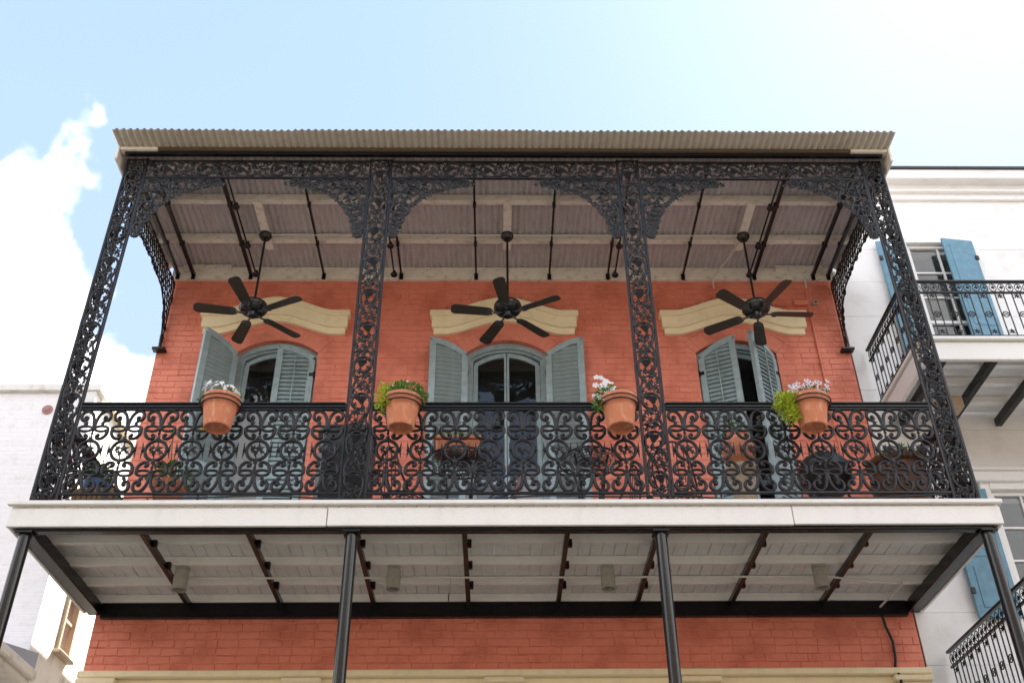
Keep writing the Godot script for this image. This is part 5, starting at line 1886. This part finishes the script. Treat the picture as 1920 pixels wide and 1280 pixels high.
func street() -> void:
	var m := MB.new()
	m.box(Vector3(0, GROUND - 0.25, 0), Vector3(600, 0.4, 600))
	structure("ground", m.mesh(), M.earth)
	m = MB.new()
	m.box(Vector3(0, GROUND - 0.02, 8.4), Vector3(160, 0.05, 10.6))
	structure("road", m.mesh(), M.asphalt)
	for e in [[1.45, 3.3], [14.9, 3.4]]:
		m = MB.new()
		m.cbox(Vector3(0, GROUND + 0.03, e[0]), Vector3(160, 0.2, e[1]), 0.02)
		structure("pavement", m.mesh(), M.concrete)
	far_house(-17.0, -6.3, 10.4, M.far_cream, "long tan stucco house across the street, two rows of upper windows")
	far_house(-6.2, 3.4, 11.6, M.far_grey, "tall dark grey stucco house across the street, facing the salmon townhouse")
	far_house(3.5, 16.0, 9.8, M.far_ochre, "broad brown stucco house across the street")


# ------------------------------------------------------------------ sky
func make_sky() -> PanoramaSkyMaterial:
	var w := 3072
	var hgt := 1536
	var im := Image.create(w, hgt, false, Image.FORMAT_RGBF)
	var f := FastNoiseLite.new()
	f.seed = 4
	f.noise_type = FastNoiseLite.TYPE_SIMPLEX_SMOOTH
	f.frequency = 2.6
	f.fractal_octaves = 7
	f.fractal_gain = 0.55
	var sun := SUN_FROM.normalized()
	# cumulus banks: azimuth (0 is straight behind the house, to the right positive), height, half widths in degrees
	var banks := [[-39.5, 28.0, 13.0, 14.0], [-23.5, 26.0, 4.0, 6.5], [-75.0, 24.0, 20.0, 12.0], [-120.0, 30.0, 22.0, 15.0], [-165.0, 22.0, 18.0, 11.0], [150.0, 33.0, 20.0, 13.0], [110.0, 24.0, 18.0, 12.0], [68.0, 20.0, 16.0, 10.0], [10.0, 10.0, 16.0, 7.0], [-140.0, 58.0, 16.0, 9.0], [120.0, 58.0, 16.0, 8.0]]
	for j in hgt:
		var el := PI * (0.5 - (j + 0.5) / hgt)
		if el < -0.03:
			break
		var ce := cos(el)
		var se := sin(el)
		for i in w:
			var az := wrapf(TAU * (i + 0.5) / w, -PI, PI)   # the first column looks along -z
			var d := Vector3(sin(az) * ce, se, -cos(az) * ce)
			var t := pow(1.0 - maxf(se, 0.0), 2.2)
			var r := lerpf(0.45, 0.85, t)
			var g := lerpf(0.64, 0.92, t)
			var b := lerpf(1.0, 1.03, t)
			var ang := acos(clampf(d.dot(sun), -1.0, 1.0))
			var glow := 0.36 * exp(-ang * ang / 0.10) + 0.07 * exp(-ang / 0.5)
			r += glow * 1.0
			g += glow * 0.90
			b += glow * 0.75
			var cov := -1.0
			for k in banks:
				var da: float = wrapf(rad_to_deg(az) - k[0], -180.0, 180.0) * ce / k[2]
				var de: float = (rad_to_deg(el) - k[1]) / k[3]
				if de < 0.0:
					de *= 0.55
				cov = maxf(cov, 1.0 - sqrt(da * da + de * de))
			if cov > -0.6:
				var n := f.get_noise_3dv(d * 1.35)
				var c := smoothstep(0.06, 0.24, cov + n * 0.85)
				if c > 0.0:
					var body := 2.6 + 0.4 * f.get_noise_3dv(d * 2.3 + Vector3(5, 1, 2))
					r = lerpf(r, body * 1.0, c)
					g = lerpf(g, body * 1.0, c)
					b = lerpf(b, body * 1.01, c)
			im.set_pixel(i, j, Color(r, g, b))
	# below the horizon: the mean of the lowest rows
	var base := Color(0.5, 0.5, 0.48)
	for j in range(int(hgt * 0.51), hgt):
		for i in range(0, w):
			im.set_pixel(i, j, base)
	var s := PanoramaSkyMaterial.new()
	s.panorama = ImageTexture.create_from_image(im)
	return s


const SUN_FROM := Vector3(0.42, 0.80, -0.46)


func _ready() -> void:
	rng.seed = 7
	# camera
	var cam := Camera3D.new()
	cam.name = "camera"
	cam.position = Vector3(-0.1168, 0.0, 10.5818)
	cam.rotation = Vector3(0.6184, -0.0193, -0.0107)
	cam.fov = rad_to_deg(2.0 * atan(640.0 / 1952.3))
	cam.near = 0.05
	cam.far = 2000.0
	add_child(cam)
	cam.current = true
	# sky, exposure
	var e := Environment.new()
	e.background_mode = Environment.BG_SKY
	e.sky = Sky.new()
	e.sky.sky_material = make_sky()
	e.background_energy_multiplier = 0.126
	e.tonemap_mode = Environment.TONE_MAPPER_LINEAR
	e.tonemap_exposure = 9.6
	e.sdfgi_enabled = true
	e.ssao_enabled = true
	e.ssil_enabled = true
	var we := WorldEnvironment.new()
	we.name = "environment"
	we.environment = e
	add_child(we)
	# sun behind the house, to the right
	var sun := DirectionalLight3D.new()
	sun.name = "sun"
	sun.light_energy = 0.9
	sun.light_color = Color(1.0, 0.96, 0.89)
	sun.light_angular_distance = 0.5
	sun.shadow_enabled = true
	add_child(sun)
	sun.look_at_from_position(SUN_FROM * 50.0, Vector3.ZERO, Vector3.UP)

	make_materials()
	for k in 4:
		M["vine%d" % k] = vine_mesh(50 + k)
	M["spandrel0"] = spandrel_mesh(61)
	M["spandrel1"] = spandrel_mesh(62)
	M["baluster"] = baluster_mesh()
	street()
	townhouse()
	white_house()
	pale_house()
	gallery_deck()
	gallery_roof()
	# ironwork
	iron_column(-4.31, -4.06, "lacy iron corner column at the side yard end of the gallery", -1.0)
	iron_column(-1.55, -1.29, "lacy iron column between the closed shutter and the planter table")
	iron_column(1.255, 1.515, "lacy iron column between the empty mesh table and the pedestal")
	iron_column(4.06, 4.31, "lacy iron corner column next to the white house", 1.0)
	iron_frieze(-4.06, -1.55, "grapevine frieze over the gallery bay nearest the pale house")
	iron_frieze(-1.29, 1.255, "grapevine frieze over the middle gallery bay")
	iron_frieze(1.515, 4.06, "grapevine frieze over the gallery bay nearest the white house")
	iron_bracket(-4.06, 1.0, "leafy iron bracket springing from the corner column by the side yard")
	iron_bracket(-1.55, -1.0, "leafy iron bracket in the side yard bay, on the inner column")
	iron_bracket(-1.29, 1.0, "leafy iron bracket in the middle bay, on the column behind the herb pot")
	iron_bracket(1.255, -1.0, "leafy iron bracket in the middle bay, on the column behind the petunias")
	iron_bracket(1.515, 1.0, "leafy iron bracket in the white house bay, on the inner column")
	iron_bracket(4.06, -1.0, "leafy iron bracket springing from the corner column by the white house")
	side_bracket(-4.25, "black lacework bracket across the gallery end above the side yard")
	side_bracket(4.25, "black lacework bracket across the gallery end towards the white house")
	railing(Vector3(-2.805, DECK, FRONT), 2.51, 8, "black iron railing with vine medallions in the bay with the floor pot")
	railing(Vector3(-0.0175, DECK, FRONT), 2.545, 8, "black iron railing with vine medallions in the middle bay")
	railing(Vector3(2.7875, DECK, FRONT), 2.545, 8, "black iron railing with vine medallions in the bay with the brown urn")
	railing(Vector3(-4.298, DECK, 0.93), 1.82, 6, "black iron end railing above the side yard", PI / 2)
	railing(Vector3(4.298, DECK, 0.93), 1.82, 6, "black iron end railing beside the white house", PI / 2)
	support_pole(-4.28, "dark iron pole under the gallery corner by the pale house")
	support_pole(-1.395, "dark iron pole below the column behind the herb pot")
	support_pole(1.36, "dark iron pole below the column behind the petunias")
	support_pole(4.30, "dark iron pole under the gallery corner by the white house")
	ceiling_fan(-2.95, 98, "black ceiling fan in front of the doorway with one closed shutter")
	ceiling_fan(0.025, 100, "black ceiling fan in front of the doorway with both shutters wide open")
	ceiling_fan(2.95, 142, "black ceiling fan in front of the doorway with shutters ajar")
	downlight(-3.17, "grey can lamp under the floor, outermost towards the pale house")
	downlight(-1.11, "grey can lamp under the floor, inner one towards the pale house")
	downlight(0.98, "grey can lamp under the floor, inner one towards the white house")
	downlight(3.07, "grey can lamp under the floor, outermost towards the white house")
	pipes()
	hanging_pots()
	gallery_things()
